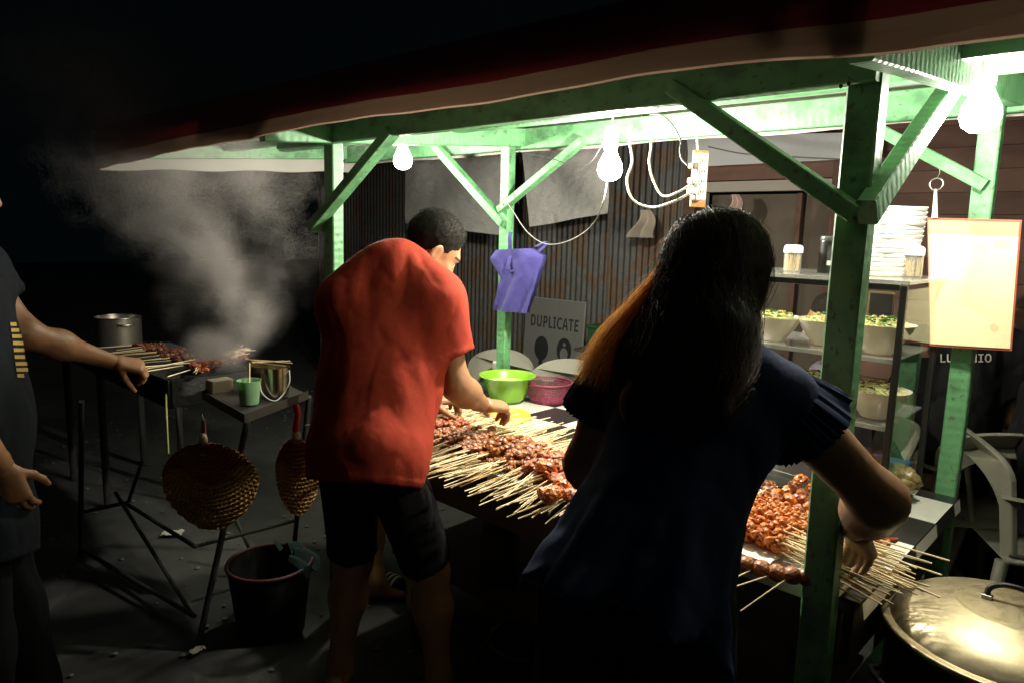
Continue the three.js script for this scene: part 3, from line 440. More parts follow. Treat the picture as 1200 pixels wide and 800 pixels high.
{
  const lab = 'grilled meat skewer with its bare stick overhanging the table front', grp = 'skewers laid with sticks to the front';
  for (let i = 0; i < 86; i++) { const t = (i + rr(-0.5, 0.5)) / 86, x = lerp(-2.22, -1.12, t), layer = Math.floor(rnd() * 3); skewer(t > 0.72 ? (rnd() < 0.6 ? 'red' : 'orange') : 'pork', V(x, TOP + 0.014 + layer * 0.016 + rr(0, 0.004), 1.555 + rr(-0.03, 0.03)), toF + rr(-0.24, 0.24) + (t > 0.75 ? 0.25 : 0), rr(-0.07, 0.03), lab, grp, rr(-0.5, 0.5), rr(0.15, 0.22)); }
  const lab2 = 'grilled meat skewer with its bare stick towards the plastic bowls', grp2 = 'skewers laid with sticks to the back';
  for (let i = 0; i < 104; i++) { const t = (i + rr(-0.5, 0.5)) / 104, x = lerp(-2.22, -1.2, t), layer = Math.floor(rnd() * 4); skewer(rnd() < 0.75 ? 'pork' : 'red', V(x, TOP + 0.014 + layer * 0.014 + rr(0, 0.004), 1.70 + rr(-0.03, 0.04)), toB + rr(-0.26, 0.22), rr(-0.05, 0.07), lab2, grp2, rr(-0.5, 0.5), rr(0.19, 0.27)); }
  for (let i = 0; i < 90; i++) { const t = rnd(), x = lerp(-2.2, -1.15, t), y = TOP + 0.012 + rr(0, 0.04), z = 1.52 + rr(-0.03, 0.04), a = rr(-0.3, 0.25), L = rr(0.17, 0.24); solo('bare_stick', rod(V(x, y, z), V(x + Math.sin(a) * L, y + rr(-0.016, 0.006), z - Math.cos(a) * L), 0.0022, 0.0019, 5), woods[i % 4], 'bamboo skewer stick in the row overhanging the table front', 'stick', 'stick ends at the table front'); }
  for (let i = 0; i < 110; i++) { const t = rnd(), x = lerp(-2.2, -1.22, t), y = TOP + 0.012 + rr(0, 0.05), z = 1.72 + rr(-0.04, 0.05), a = rr(-0.28, 0.26), L = rr(0.18, 0.27); solo('bare_stick', rod(V(x, y, z), V(x + Math.sin(a) * L, Math.max(TOP + 0.006, y + rr(-0.03, 0.01)), z + Math.cos(a) * L), 0.0022, 0.0019, 5), woods[i % 3], 'bamboo skewer stick in the row pointing at the plastic bowls', 'stick', 'stick ends at the middle of the table'); }
  // heap of glazed chicken pieces on top, towards the blouse
  const lab3 = 'glossy orange-brown chicken piece in the heap at the table front', grp3 = 'chicken pieces heaped among the skewers';
  for (let i = 0; i < 34; i++) { const c = PY(rr(632, 692), rr(535, 590), 0.845); const m = solo('chicken_piece', uvSph(blob(rr(0.018, 0.032), rr(0.012, 0.018), rr(0.016, 0.024), i * 3.1, 0.6)), rnd() < 0.55 ? MEAT.red : MEAT.orange, lab3, 'chicken piece', grp3, c.setY(TOP + 0.04 + rr(0, 0.035))); m.rotation.set(rr(-0.5, 0.5), rr(0, 6), rr(-0.5, 0.5)); }
  // tray of red raw skewers at the cook's left hand
  const rt = thing('oval_dish', 'white oval dish under the red skewers by the cook', 'dish', PY(512, 487, TOP + 0.004)); part('dish', lathe([[0.0005, 0.004], [0.09, 0.004], [0.12, 0.02], [0.128, 0.024], [0.122, 0.019], [0.09, 0.0], [0.0005, 0.0]], 40), std(rgb(0.7, 0.69, 0.65), 0.3), rt).scale.z = 0.7;
  for (let i = 0; i < 16; i++) { const c = PY(rr(488, 528), rr(470, 492), TOP + 0.03); skewer(rnd() < 0.6 ? 'raw' : 'red', c.setY(TOP + 0.03 + rr(0, 0.05)), rr(-0.5, 0.9), rr(-0.1, 0.2), 'red marinated skewer piled on the oval dish by the cook', 'red skewers on the oval dish', rr(-0.6, 0.6), rr(0.06, 0.1)); }
}
{ // right end: platter with coils, balls, heap
  const pl = thing('serving_platter', 'large white platter of grilled offal at the corner post', 'platter', V(-0.775, TOP + 0.005, 1.665));
  part('platter', lathe([[0.0005, 0.004], [0.2, 0.004], [0.236, 0.016], [0.25, 0.02], [0.244, 0.014], [0.2, 0.0], [0.0005, 0.0]], 56), std(rgb(0.74, 0.73, 0.68), 0.3), pl).scale.set(1.08, 1, 1.04);
  const pp = PY(884, 648, TOP + 0.02); solo('paper_sheet', sheet((u, v) => H((u - 0.5) * 0.12, 0.012 + 0.012 * fbm(u * 3, v * 3, 3, 3), (v - 0.5) * 0.1), 12, 12), std(rgb(0.8, 0.78, 0.7), 0.8), 'white paper sheet showing between the food on the platter', 'paper', null, pp);
  for (let i = 0; i < 48; i++) { const t = rnd(), c = V(-0.60 + rr(-0.03, 0.03), TOP + 0.03 + Math.floor(rnd() * 4) * 0.013, lerp(1.53, 1.74, t)); skewer('coil', c, rr(-0.22, 0.16) - 0.12, rr(-0.12, 0.02), 'orange coiled skewer with its stick over the table end', 'coiled skewers on the platter', rr(-0.5, 0.5), rr(0.16, 0.24)); }
  for (let i = 0; i < 14; i++) { const c = PY(rr(848, 876), rr(575, 600), TOP + 0.05); skewer('coil', c.setY(TOP + 0.03 + rr(0, 0.05)), toB + rr(-0.35, 0.15), rr(0.02, 0.25), 'orange coiled skewer standing its stick up to the back of the platter', 'coiled skewers by the blouse', rr(-0.5, 0.5), rr(0.05, 0.1)); }
  for (let i = 0; i < 62; i++) { const px = rr(852, 952), py = rr(570, 613), c = PY(px, py, TOP + 0.05); const hgt = 0.02 + 0.055 * smooth(625, 580, py) * rnd(); const m = solo('grilled_piece', uvSph(blob(rr(0.013, 0.024), rr(0.010, 0.016), rr(0.012, 0.02), i * 2.3, 0.75)), [MEAT.orange, MEAT.red, MEAT.orange, MEAT.pork][i % 4], 'irregular glazed grilled piece heaped on the platter', 'grilled piece', 'grilled pieces heaped on the platter', c.setY(TOP + 0.02 + hgt)); m.rotation.set(rr(-0.7, 0.7), rr(0, 6), rr(-0.7, 0.7)); }
  for (const [px, py] of [[858, 655], [876, 661], [893, 666], [911, 671], [929, 674], [945, 676], [852, 640], [858, 625]]) { const c = PY(px, py, TOP + 0.04); solo('glazed_ball', uvSph(blob(0.021, 0.019, 0.021, px, 0.12)), MEAT.ball, 'round glazed brown ball on the front rim of the platter', 'meat ball', 'glazed balls on the platter', c); }
  for (const [a, b] of [[[880, 668], [846, 684]], [[905, 673], [850, 691]], [[925, 676], [868, 716]], [[868, 650], [842, 664]]]) { const p = PY(...a, TOP + 0.035), q = PY(...b, TOP + 0.022); solo('bare_stick', rod(p, q, 0.0019, 0.0016, 6), M.bamboo, 'bare bamboo stick jutting from the balls over the platter rim', 'stick', 'sticks over the platter rim'); }
  for (let i = 0; i < 16; i++) { const p = PY(rr(978, 1020), rr(640, 668), TOP + 0.03 + rr(0, 0.02)), y = rr(-0.35, 0.25); const q = add(p, new THREE.Vector3(Math.cos(y), -0.08, Math.sin(y)), rr(0.1, 0.16)); solo('bare_stick', rod(p, q, 0.0019, 0.0016, 6), woods[i % 4], 'bare bamboo stick fanned out over the table end', 'stick', 'sticks over the table end'); }
  for (let i = 0; i < 9; i++) { const c = PY(rr(996, 1042), rr(622, 645), TOP + 0.03); const m = solo('grilled_sausage', uvSph(blob(0.03, 0.0085, 0.0085, i, 0.2)), MEAT.red, 'dark red sausage piece beside the woman\'s hand', 'sausage', 'sausage pieces at the table end', c); m.rotation.set(0, rr(0.6, 1.6), rr(-0.2, 0.5)); }
  // tin tray standing behind the heap
  const tr = thing('tin_tray', 'shallow grey tin tray lying behind the platter', 'tray', PY(905, 572, TOP + 0.01)); tr.rotation.y = -0.12;
  part('floor', new RoundedBoxGeometry(0.26, 0.004, 0.2, 1, 0.001), std(rgb(0.42, 0.41, 0.38), 0.45, { metalness: 0.8, bumpMap: tex(64, 64, (u, v) => 0.5 + per(u, v, 5, 3, 3), false), bumpScale: 0.003 }), tr);
  for (const [x, z, w, d] of [[0, 0.1, 0.27, 0.006], [0, -0.1, 0.27, 0.006], [0.132, 0, 0.006, 0.2], [-0.132, 0, 0.006, 0.2]]) part('rim', new RoundedBoxGeometry(w, 0.026, d, 1, 0.002), M.steel, tr).position.set(x, 0.012, z);
}

// ---------------------------------------------------------------- plastic ware on the table
{
  const c = PY(594, 470, TOP + 0.003), g = thing('plastic_basin', 'lime green plastic basin on the table below the rear post', 'basin', c);
  part('bowl', lathe([[0.0005, 0.004], [0.062, 0.004], [0.078, 0.02], [0.094, 0.07], [0.105, 0.112], [0.126, 0.117], [0.126, 0.121], [0.104, 0.118], [0.091, 0.072], [0.074, 0.024], [0.06, 0.009], [0.0005, 0.009]], 56), phy(rgb(0.24, 0.52, 0.03), 0.32, { transmission: 0.15, thickness: 0, clearcoat: 0.2 }), g);
  part('food', (() => { const q = new THREE.CircleGeometry(0.098, 40, 0); q.rotateX(-Math.PI / 2); const d = sheet((u, v) => { const a = u * 2 * Math.PI, r = 0.097 * v; return H(Math.cos(a) * r, 0.088 + 0.012 * (1 - v) + 0.008 * fbm(Math.cos(a) * r * 40, 2, Math.sin(a) * r * 40, 3), Math.sin(a) * r); }, 40, 12); return d; })(), std(rgb(0.42, 0.55, 0.22), 0.6), g);
}
{ // open-work basket: rings and staves
  const c = PY(642, 470, TOP + 0.003), g = thing('plastic_basket', 'maroon open-work plastic basket on the checked cover', 'basket', c), m = phy(rgb(0.22, 0.035, 0.075), 0.4);
  const R = (t) => lerp(0.078, 0.106, t), Hh = 0.085;
  const ring = (t, r) => { const q = new THREE.TorusGeometry(R(t), r, 5, 56); q.rotateX(Math.PI / 2); q.translate(0, t * Hh + 0.004, 0); return q; };
  part('rim', ring(1, 0.005), m, g); part('base', new THREE.CylinderGeometry(0.078, 0.078, 0.004, 48).translate(0, 0.004, 0), m, g);
  const w = []; for (let i = 1; i < 9; i++) w.push(ring(i / 9, 0.0018)); part('hoop', merged(w), m, g);
  const sv = []; for (let i = 0; i < 56; i++) { const a = i / 56 * 2 * Math.PI; sv.push(rod(H(Math.cos(a) * R(0), 0.004, Math.sin(a) * R(0)), H(Math.cos(a) * R(1), Hh + 0.004, Math.sin(a) * R(1)), 0.0018, 0.0018, 4)); } part('stave', merged(sv), m, g);
}
{
  const g = thing('yellow_lid', 'upturned yellow plastic lid beside the cook\'s hand', 'lid', PY(597, 491, TOP + 0.004));
  part('lid', lathe([[0.0005, 0.028], [0.074, 0.028], [0.083, 0.024], [0.088, 0.008], [0.092, 0.0], [0.086, 0.001], [0.082, 0.02], [0.07, 0.024], [0.0005, 0.024]], 48), phy(rgb(0.72, 0.47, 0.05), 0.38), g);
  const t = thing('bottle_cap_tub', 'small white tub standing behind the green basin', 'tub', PY(581, 446, TOP + 0.003)); part('tub', lathe([[0.0005, 0], [0.018, 0], [0.02, 0.09], [0.016, 0.1], [0.0005, 0.1]], 24), std(rgb(0.7, 0.69, 0.66), 0.4), t);
}
{ // violet cloth bag hung on the rear post
  const g = thing('cloth_bag', 'violet non-woven bag with knotted handles hanging on the rear post', 'bag'), m = phy(rgb(0.05, 0.042, 0.22), 0.85, { transmission: 0.12, thickness: 0, bumpMap: knit, bumpScale: 0.001 });
  const z = 2.345, L = [[597, 275], [576, 303], [590, 325], [585, 345], [580, 363]], Rr = [[602, 275], [638, 300], [631, 325], [626, 345], [621, 367]];
  const pt = (A, t) => { const i = Math.min(3, Math.floor(t * 4)), f = t * 4 - i; return [lerp(A[i][0], A[i + 1][0], f), lerp(A[i][1], A[i + 1][1], f)]; };
  const side = (s) => sheet((u, v) => { const a = pt(L, 0.16 + 0.84 * v), b = pt(Rr, 0.16 + 0.84 * v), p = PZ(lerp(a[0], b[0], u), lerp(a[1], b[1], u), z); p.z += s * (0.012 + 0.022 * Math.sin(u * Math.PI)) + 0.012 * Math.sin(u * 11 + v * 3) * (0.4 + 0.6 * v) + 0.006 * fbm(u * 6, v * 6, s, 3); return p; }, 36, 30);
  part('front_panel', side(1), m, g); part('back_panel', side(-1), m, g);
  const handle = (pts) => part('handle', (() => { const cv = new THREE.CatmullRomCurve3(pts); return sheet((u, v) => cv.getPoint(u).add(new THREE.Vector3((v - 0.5) * 0.022, 0, 0.004 * Math.sin(u * 9))), 24, 2); })(), m, g);
  handle([PZ(601, 300, z + 0.0), PZ(597, 288, z - 0.03), PZ(599, 272, z - 0.02)]); handle([PZ(622, 304, z + 0.02), PZ(632, 294, z), PZ(641, 283, z), PZ(628, 289, z - 0.02)]); handle([PZ(598, 300, z - 0.03), PZ(596, 318, z - 0.04), PZ(606, 312, z - 0.03), PZ(604, 298, z - 0.02)]);
}

// ---------------------------------------------------------------- glass food case
const FC = { x0: -1.18, x1: -0.515, z0: 2.0, z1: 2.37, y0: 0.83, y1: 1.44 };
{
  const g = thing('food_case', 'black framed glass food case standing on the table end', 'display case'), m = std(rgb(0.012, 0.012, 0.012), 0.4), { x0, x1, z0, z1, y0, y1 } = FC;
  for (const x of [x0, x1]) for (const z of [z0, z1]) part('upright', box(x, (y0 + y1) / 2 - 0.012, z, 0.016, y1 - y0 + 0.02, 0.016, 0.002), m, g);
  part('top_panel', box((x0 + x1) / 2, y1 + 0.006, (z0 + z1) / 2, x1 - x0 + 0.03, 0.01, z1 - z0 + 0.03, 0.002), phy(rgb(0.9, 0.9, 0.87), 0.12, { transmission: 0.88, thickness: 0 }), g);
  for (const z of [z0, z1]) { part('top_rail', box((x0 + x1) / 2, y1 - 0.008, z, x1 - x0 - 0.02, 0.016, 0.014, 0.002), m, g); part('bottom_rail', box((x0 + x1) / 2, y0 + 0.0, z, x1 - x0 - 0.02, 0.016, 0.014, 0.002), m, g); }
  const glass = phy(rgb(0.95, 0.96, 0.95), 0.03, { transmission: 1, thickness: 0, ior: 1.45 });
  for (const y of [1.06, 1.24]) { part('shelf', box((x0 + x1) / 2, y, (z0 + z1) / 2, x1 - x0 - 0.02, 0.006, z1 - z0 - 0.02, 0.001), phy(rgb(0.88, 0.88, 0.88), 0.1, { transmission: 0.82, thickness: 0 }), g); part('shelf_edge', box((x0 + x1) / 2, y, z0 + 0.004, x1 - x0 - 0.02, 0.012, 0.004, 0.001), std(rgb(0.45, 0.45, 0.48), 0.3), g); }
  const pane = (w, h) => new THREE.PlaneGeometry(w, h);
  const p1 = part('pane', pane(x1 - x0 - 0.02, y1 - y0 - 0.03), glass, g); p1.position.copy(V((x0 + x1) / 2, (y0 + y1) / 2, z0 - 0.0005));
  for (const x of [x1, x0]) { const p2 = part('pane', pane(z1 - z0 - 0.02, y1 - y0 - 0.03), glass, g); p2.rotation.y = Math.PI / 2; p2.position.copy(V(x, (y0 + y1) / 2, (z0 + z1) / 2)); }
  part('floor', box((x0 + x1) / 2, TOP + 0.016, (z0 + z1) / 2, x1 - x0 - 0.02, 0.008, z1 - z0 - 0.02, 0.001), std(rgb(0.1, 0.1, 0.1), 0.5), g);
  const cd = thing('framed_card', 'small dark square card with a tan border inside the glass case', 'card', V(-0.665, 1.355, 2.345)); part('border', new RoundedBoxGeometry(0.075, 0.085, 0.004, 1, 0.001), std(rgb(0.24, 0.17, 0.10), 0.6), cd); part('card_face', new RoundedBoxGeometry(0.062, 0.072, 0.004, 1, 0.001), std(rgb(0.025, 0.02, 0.02), 0.5), cd).position.z = 0.003;
  // bowls
  const china = phy(rgb(0.76, 0.70, 0.58), 0.28, { clearcoat: 0.3 }), noodle = std(0xffffff, 0.55, { map: tex(128, 128, (u, v) => { const n = per(u, v, 14, 4, 3), k = 1 + 0.5 * per(u, v, 40, 2, 6); return n > 0.14 ? [0.12 * k, 0.26 * k, 0.04 * k] : n < -0.2 ? [0.62 * k, 0.48 * k, 0.10 * k] : [0.68 * k, 0.62 * k, 0.34 * k]; }) });
  const herb = std(rgb(0.05, 0.14, 0.02), 0.6), crumb = std(rgb(0.62, 0.5, 0.18), 0.6), dark = std(rgb(0.05, 0.03, 0.02), 0.5);
  const bowlG = lathe([[0.0005, 0.004], [0.024, 0.004], [0.028, 0.0], [0.031, 0.002], [0.034, 0.008], [0.052, 0.03], [0.067, 0.056], [0.072, 0.066], [0.0735, 0.068], [0.071, 0.0675], [0.064, 0.055], [0.049, 0.032], [0.03, 0.012], [0.0005, 0.01]], 48);
  const moundG = uvSph(sheet((u, v) => { const a = u * 2 * Math.PI, r = 0.067 * v; return H(Math.cos(a) * r, 0.058 + 0.02 * (1 - v * v) + 0.009 * fbm(Math.cos(a) * r * 60, 3, Math.sin(a) * r * 60, 4) * (1 - v * 0.6), Math.sin(a) * r); }, 48, 18));
  const bowl = (x, y, z, s, label, kind = 0) => { const b = thing('food_bowl', label, 'bowl', V(x, y, z)); b.scale.setScalar(s * 1.1); b.rotation.y = x * 40; part('bowl', bowlG, china, b); const f = part('noodles', moundG, noodle, b);
    const bits = (n, mm, sz, nm) => { const l = []; for (let i = 0; i < n; i++) { const a = rr(0, 6.28), r = 0.055 * Math.sqrt(rnd()), q = new RoundedBoxGeometry(sz * rr(0.6, 1.6), sz * 0.4, sz * rr(0.4, 0.9), 1, sz * 0.1); q.rotateX(rr(-0.6, 0.6)); q.rotateY(rr(0, 6)); q.translate(Math.cos(a) * r, 0.064 + 0.018 * (1 - (r / 0.067) ** 2) + rr(0, 0.004), Math.sin(a) * r); l.push(q); } part(nm, merged(l), mm, f); };
    bits(40, kind ? dark : herb, 0.007, 'herbs'); bits(50, crumb, 0.006, 'crumbs'); };
  const U = 1.2445, Lo = 1.0645;
  bowl(-0.885, U, 2.10, 0.97, 'bowl of yellow noodles with crumbs on the upper shelf beside the woman\'s hair', 0); bowl(-0.745, U, 2.13, 1.0, 'bowl of noodles in the middle of the upper shelf'); bowl(-0.735, U + 0.0, 2.29, 1.0, 'bowl behind the middle bowl of the upper shelf'); bowl(-0.59, U, 2.10, 1.1, 'bowl of pale noodles on the upper shelf under the framed card');
  bowl(-0.868, Lo, 2.11, 1.0, 'bowl topped with dark bits on the lower shelf beside the woman\'s shoulder', 1); bowl(-0.745, Lo, 2.14, 1.08, 'bowl of noodles with a serving spoon on the lower shelf'); bowl(-0.585, Lo, 2.11, 1.08, 'bowl with dark topping on the lower shelf behind the corner upright', 1);
  const sp = thing('serving_spoon', 'metal serving spoon sticking out of a lower shelf bowl', 'spoon'); const a = PZ(970, 452, 2.14), b = PZ(1008, 436, 2.09); part('handle', rod(a, b, 0.003, 0.0025, 8), M.steel, sp); part('scoop', blob(0.016, 0.006, 0.012, 2, 0.05).translate(a.x, a.y, a.z), M.steel, sp);
  // lower compartment: bag of puffed snack, blue tub
  const bagM = phy(rgb(0.36, 0.27, 0.10), 0.4, { transmission: 0.25, thickness: 0, clearcoat: 0.5 });
  const sack = (px, py, r, label) => { const q = new THREE.SphereGeometry(1, 48, 32), p = q.attributes.position; for (let i = 0; i < p.count; i++) { const x = p.getX(i), y = p.getY(i), z = p.getZ(i), k = 1 + 0.3 * fbm(x * 2.2 + px, y * 2.2, z * 2.2, 4) + 0.16 * Math.abs(N.noise(x * 5, y * 5, z * 5 + px)) - 0.08 * Math.abs(N.noise(x * 11, y * 11 + px, z * 11)); p.setXYZ(i, x * r[0] * k, y * r[1] * k, z * r[2] * k); } q.computeVertexNormals(); const c = PY(px, py, TOP + 0.02); c.y += r[1] * 0.95; solo('snack_bag', q, bagM, label, 'bag', null, c); };
  sack(1008, 572, [0.095, 0.058, 0.06], 'crumpled clear bag of yellow crackers at the bottom of the case'); sack(1052, 578, [0.055, 0.045, 0.05], 'small knotted bag of yellow crackers by the corner upright');
  const tb = thing('plastic_tub', 'blue plastic tub with a lid at the bottom of the case', 'tub', V(-0.585, TOP + 0.022, 2.30)); const bl = phy(rgb(0.045, 0.14, 0.34), 0.35); part('tub', new RoundedBoxGeometry(0.1, 0.06, 0.09, 3, 0.012).translate(0, 0.03, 0), phy(rgb(0.05, 0.07, 0.10), 0.3), tb); part('lid', new RoundedBoxGeometry(0.11, 0.016, 0.1, 2, 0.006).translate(0, 0.066, 0), bl, tb);
}
{ // on top of the case
  const y = FC.y1 + 0.0115;
  const jar = (px, zb, s, label) => { const c = PZ(px, 320, zb).setY(y), g = thing('toothpick_jar', label, 'jar', c, undefined); g.scale.setScalar(s); part('glass', lathe([[0.0005, 0.0], [0.023, 0.0], [0.025, 0.004], [0.025, 0.058], [0.0245, 0.06], [0.0235, 0.058], [0.0235, 0.004], [0.0005, 0.003]], 32), phy(rgb(0.95, 0.93, 0.88), 0.05, { transmission: 0.9, thickness: 0 }), g); part('cap', lathe([[0.0005, 0.079], [0.02, 0.079], [0.0255, 0.075], [0.027, 0.068], [0.027, 0.056], [0.0255, 0.056], [0.0255, 0.062]], 32), std(rgb(0.8, 0.79, 0.75), 0.4), g); const l = []; for (let i = 0; i < 60; i++) { const a = rr(0, 6.28), r = 0.019 * Math.sqrt(rnd()), h = rr(0.044, 0.052); const q = a + rr(-0.4, 0.4), r2 = Math.min(0.021, r + rr(0, 0.008)); l.push(rod(H(Math.cos(a) * r, 0.004, Math.sin(a) * r), H(Math.cos(q) * r2, h, Math.sin(q) * r2), 0.0012, 0.0012, 4)); } part('toothpicks', merged(l), M.bamboo, g); };
  jar(928, 2.12, 1.0, 'toothpick jar with a white cap beside the woman\'s head'); jar(1068, 2.2, 1.08, 'toothpick jar with a white cap beside the menu board');
  const k = thing('black_shaker', 'black cylindrical shaker with a pale label on the case', 'shaker', PZ(971, 318, 2.16).setY(y)); part('body', lathe([[0.0005, 0], [0.029, 0], [0.031, 0.003], [0.0295, 0.09], [0.028, 0.094]], 36), std(rgb(0.012, 0.012, 0.012), 0.3), k); part('lid', lathe([[0.0285, 0.094], [0.0295, 0.095], [0.0295, 0.104], [0.027, 0.107], [0.0005, 0.107]], 36), std(rgb(0.06, 0.06, 0.06), 0.3), k); const lb = sheet((u, v) => { const a = -0.9 + u * 0.55 + Math.PI / 2; return H(Math.sin(a - 0.6) * 0.0312, 0.02 + v * 0.06, Math.cos(a - 0.6) * 0.0312); }, 10, 1); part('label_band', lb, std(0xffffff, 0.6, { map: canvas(64, 128, (c, w, h) => { c.fillStyle = '#1a1a18'; c.fillRect(0, 0, w, h); c.fillStyle = '#8f8c80'; for (let i = 0; i < 26; i++) c.fillRect(6 + rnd() * 44, 6 + i * 3, 4 + rnd() * 12, 1.5); c.fillStyle = '#cfcab8'; c.fillRect(8, 92, 48, 28); }) }), k);
  // stack of foam boxes: each a thing
  for (let i = 0; i < 15; i++) { const c = PZ(1036, 328, 2.2), t = thing('foam_tray', 'white foam tray in the tall stack on the glass case', 'tray', H(c.x + 0.001 * i + rr(-0.002, 0.002), y + i * 0.0128, c.z + rr(-0.003, 0.003)), 'foam trays stacked on the case'); t.rotation.y = -0.7 + rr(-0.06, 0.06); part('tray', lathe([[0.0005, 0.0], [0.074, 0.0], [0.077, 0.003], [0.0785, 0.0095], [0.0795, 0.0102], [0.0795, 0.0124], [0.075, 0.012], [0.072, 0.003], [0.0005, 0.003]], 4).rotateY(Math.PI / 4), std(rgb(0.82, 0.81, 0.78), 0.6), t).scale.set(1.0, 1, 1.0); }
}
{ // menu board on a ring and clip
  const g = thing('menu_board', 'cream menu card in a red-edged plastic sleeve hung on the rear post', 'menu board'), a = PZ(1087, 255, 2.36), b = PZ(1198, 258, 2.33), c = PZ(1090, 405, 2.355), d = PZ(1186, 411, 2.325);
  const face = (k, e) => (u, v) => { const p = mix3(mix3(a, b, lerp(e, 1 - e, u)), mix3(c, d, lerp(e, 1 - e, u)), lerp(e, 1 - e, v)); p.z += k + 0.006 * Math.sin(u * 3 + 0.5) * v; return p; };
  part('sleeve', sheet(face(0, 0), 16, 16), std(rgb(0.48, 0.10, 0.06), 0.5), g); part('sleeve_back', sheet(face(-0.006, 0), 16, 16), std(rgb(0.4, 0.08, 0.05), 0.5), g);
  const art = canvas(512, 700, (x, w, h) => { x.fillStyle = '#e6dcb4'; x.fillRect(0, 0, w, h); x.fillStyle = '#c99b7c'; x.fillRect(0, 0, w, 78); x.fillStyle = '#dbe0ac'; x.fillRect(20, 92, 330, 66); for (let i = 0; i < 220; i++) { x.fillStyle = 'rgba(190,180,120,0.12)'; x.fillRect(rnd() * w, 80 + rnd() * (h - 80), rnd() * 90, 2 + rnd() * 6); } x.fillStyle = 'rgba(205,150,110,0.35)'; x.beginPath(); x.ellipse(410, 590, 30, 22, 0.4, 0, 7); x.fill(); x.fillStyle = '#cfd3a0'; x.fillRect(380, 96, 90, 50); });
  const s = sheet(face(0.004, 0.018), 16, 16); { const uv = s.attributes.uv; for (let i = 0; i < uv.count; i++) uv.setY(i, 1 - uv.getY(i)); } part('menu_card', s, phy(0xffffff, 0.45, { map: art, clearcoat: 0.2 }), g);
  const rc = PZ(1098, 216, 2.37); part('ring', new THREE.TorusGeometry(0.017, 0.0022, 8, 32).translate(rc.x, rc.y, rc.z), M.steel, g); part('clip', rod(PZ(1097, 222, 2.37), PZ(1096, 256, 2.355), 0.004, 0.009, 6), std(rgb(0.65, 0.6, 0.52), 0.4), g); part('hook', tube([rc.clone().add(H(0, 0.017, 0)), rc.clone().add(H(0.003, 0.035, -0.01)), PZ(1100, 190, 2.375)], 0.0015, 10, 5), M.steel, g);
}

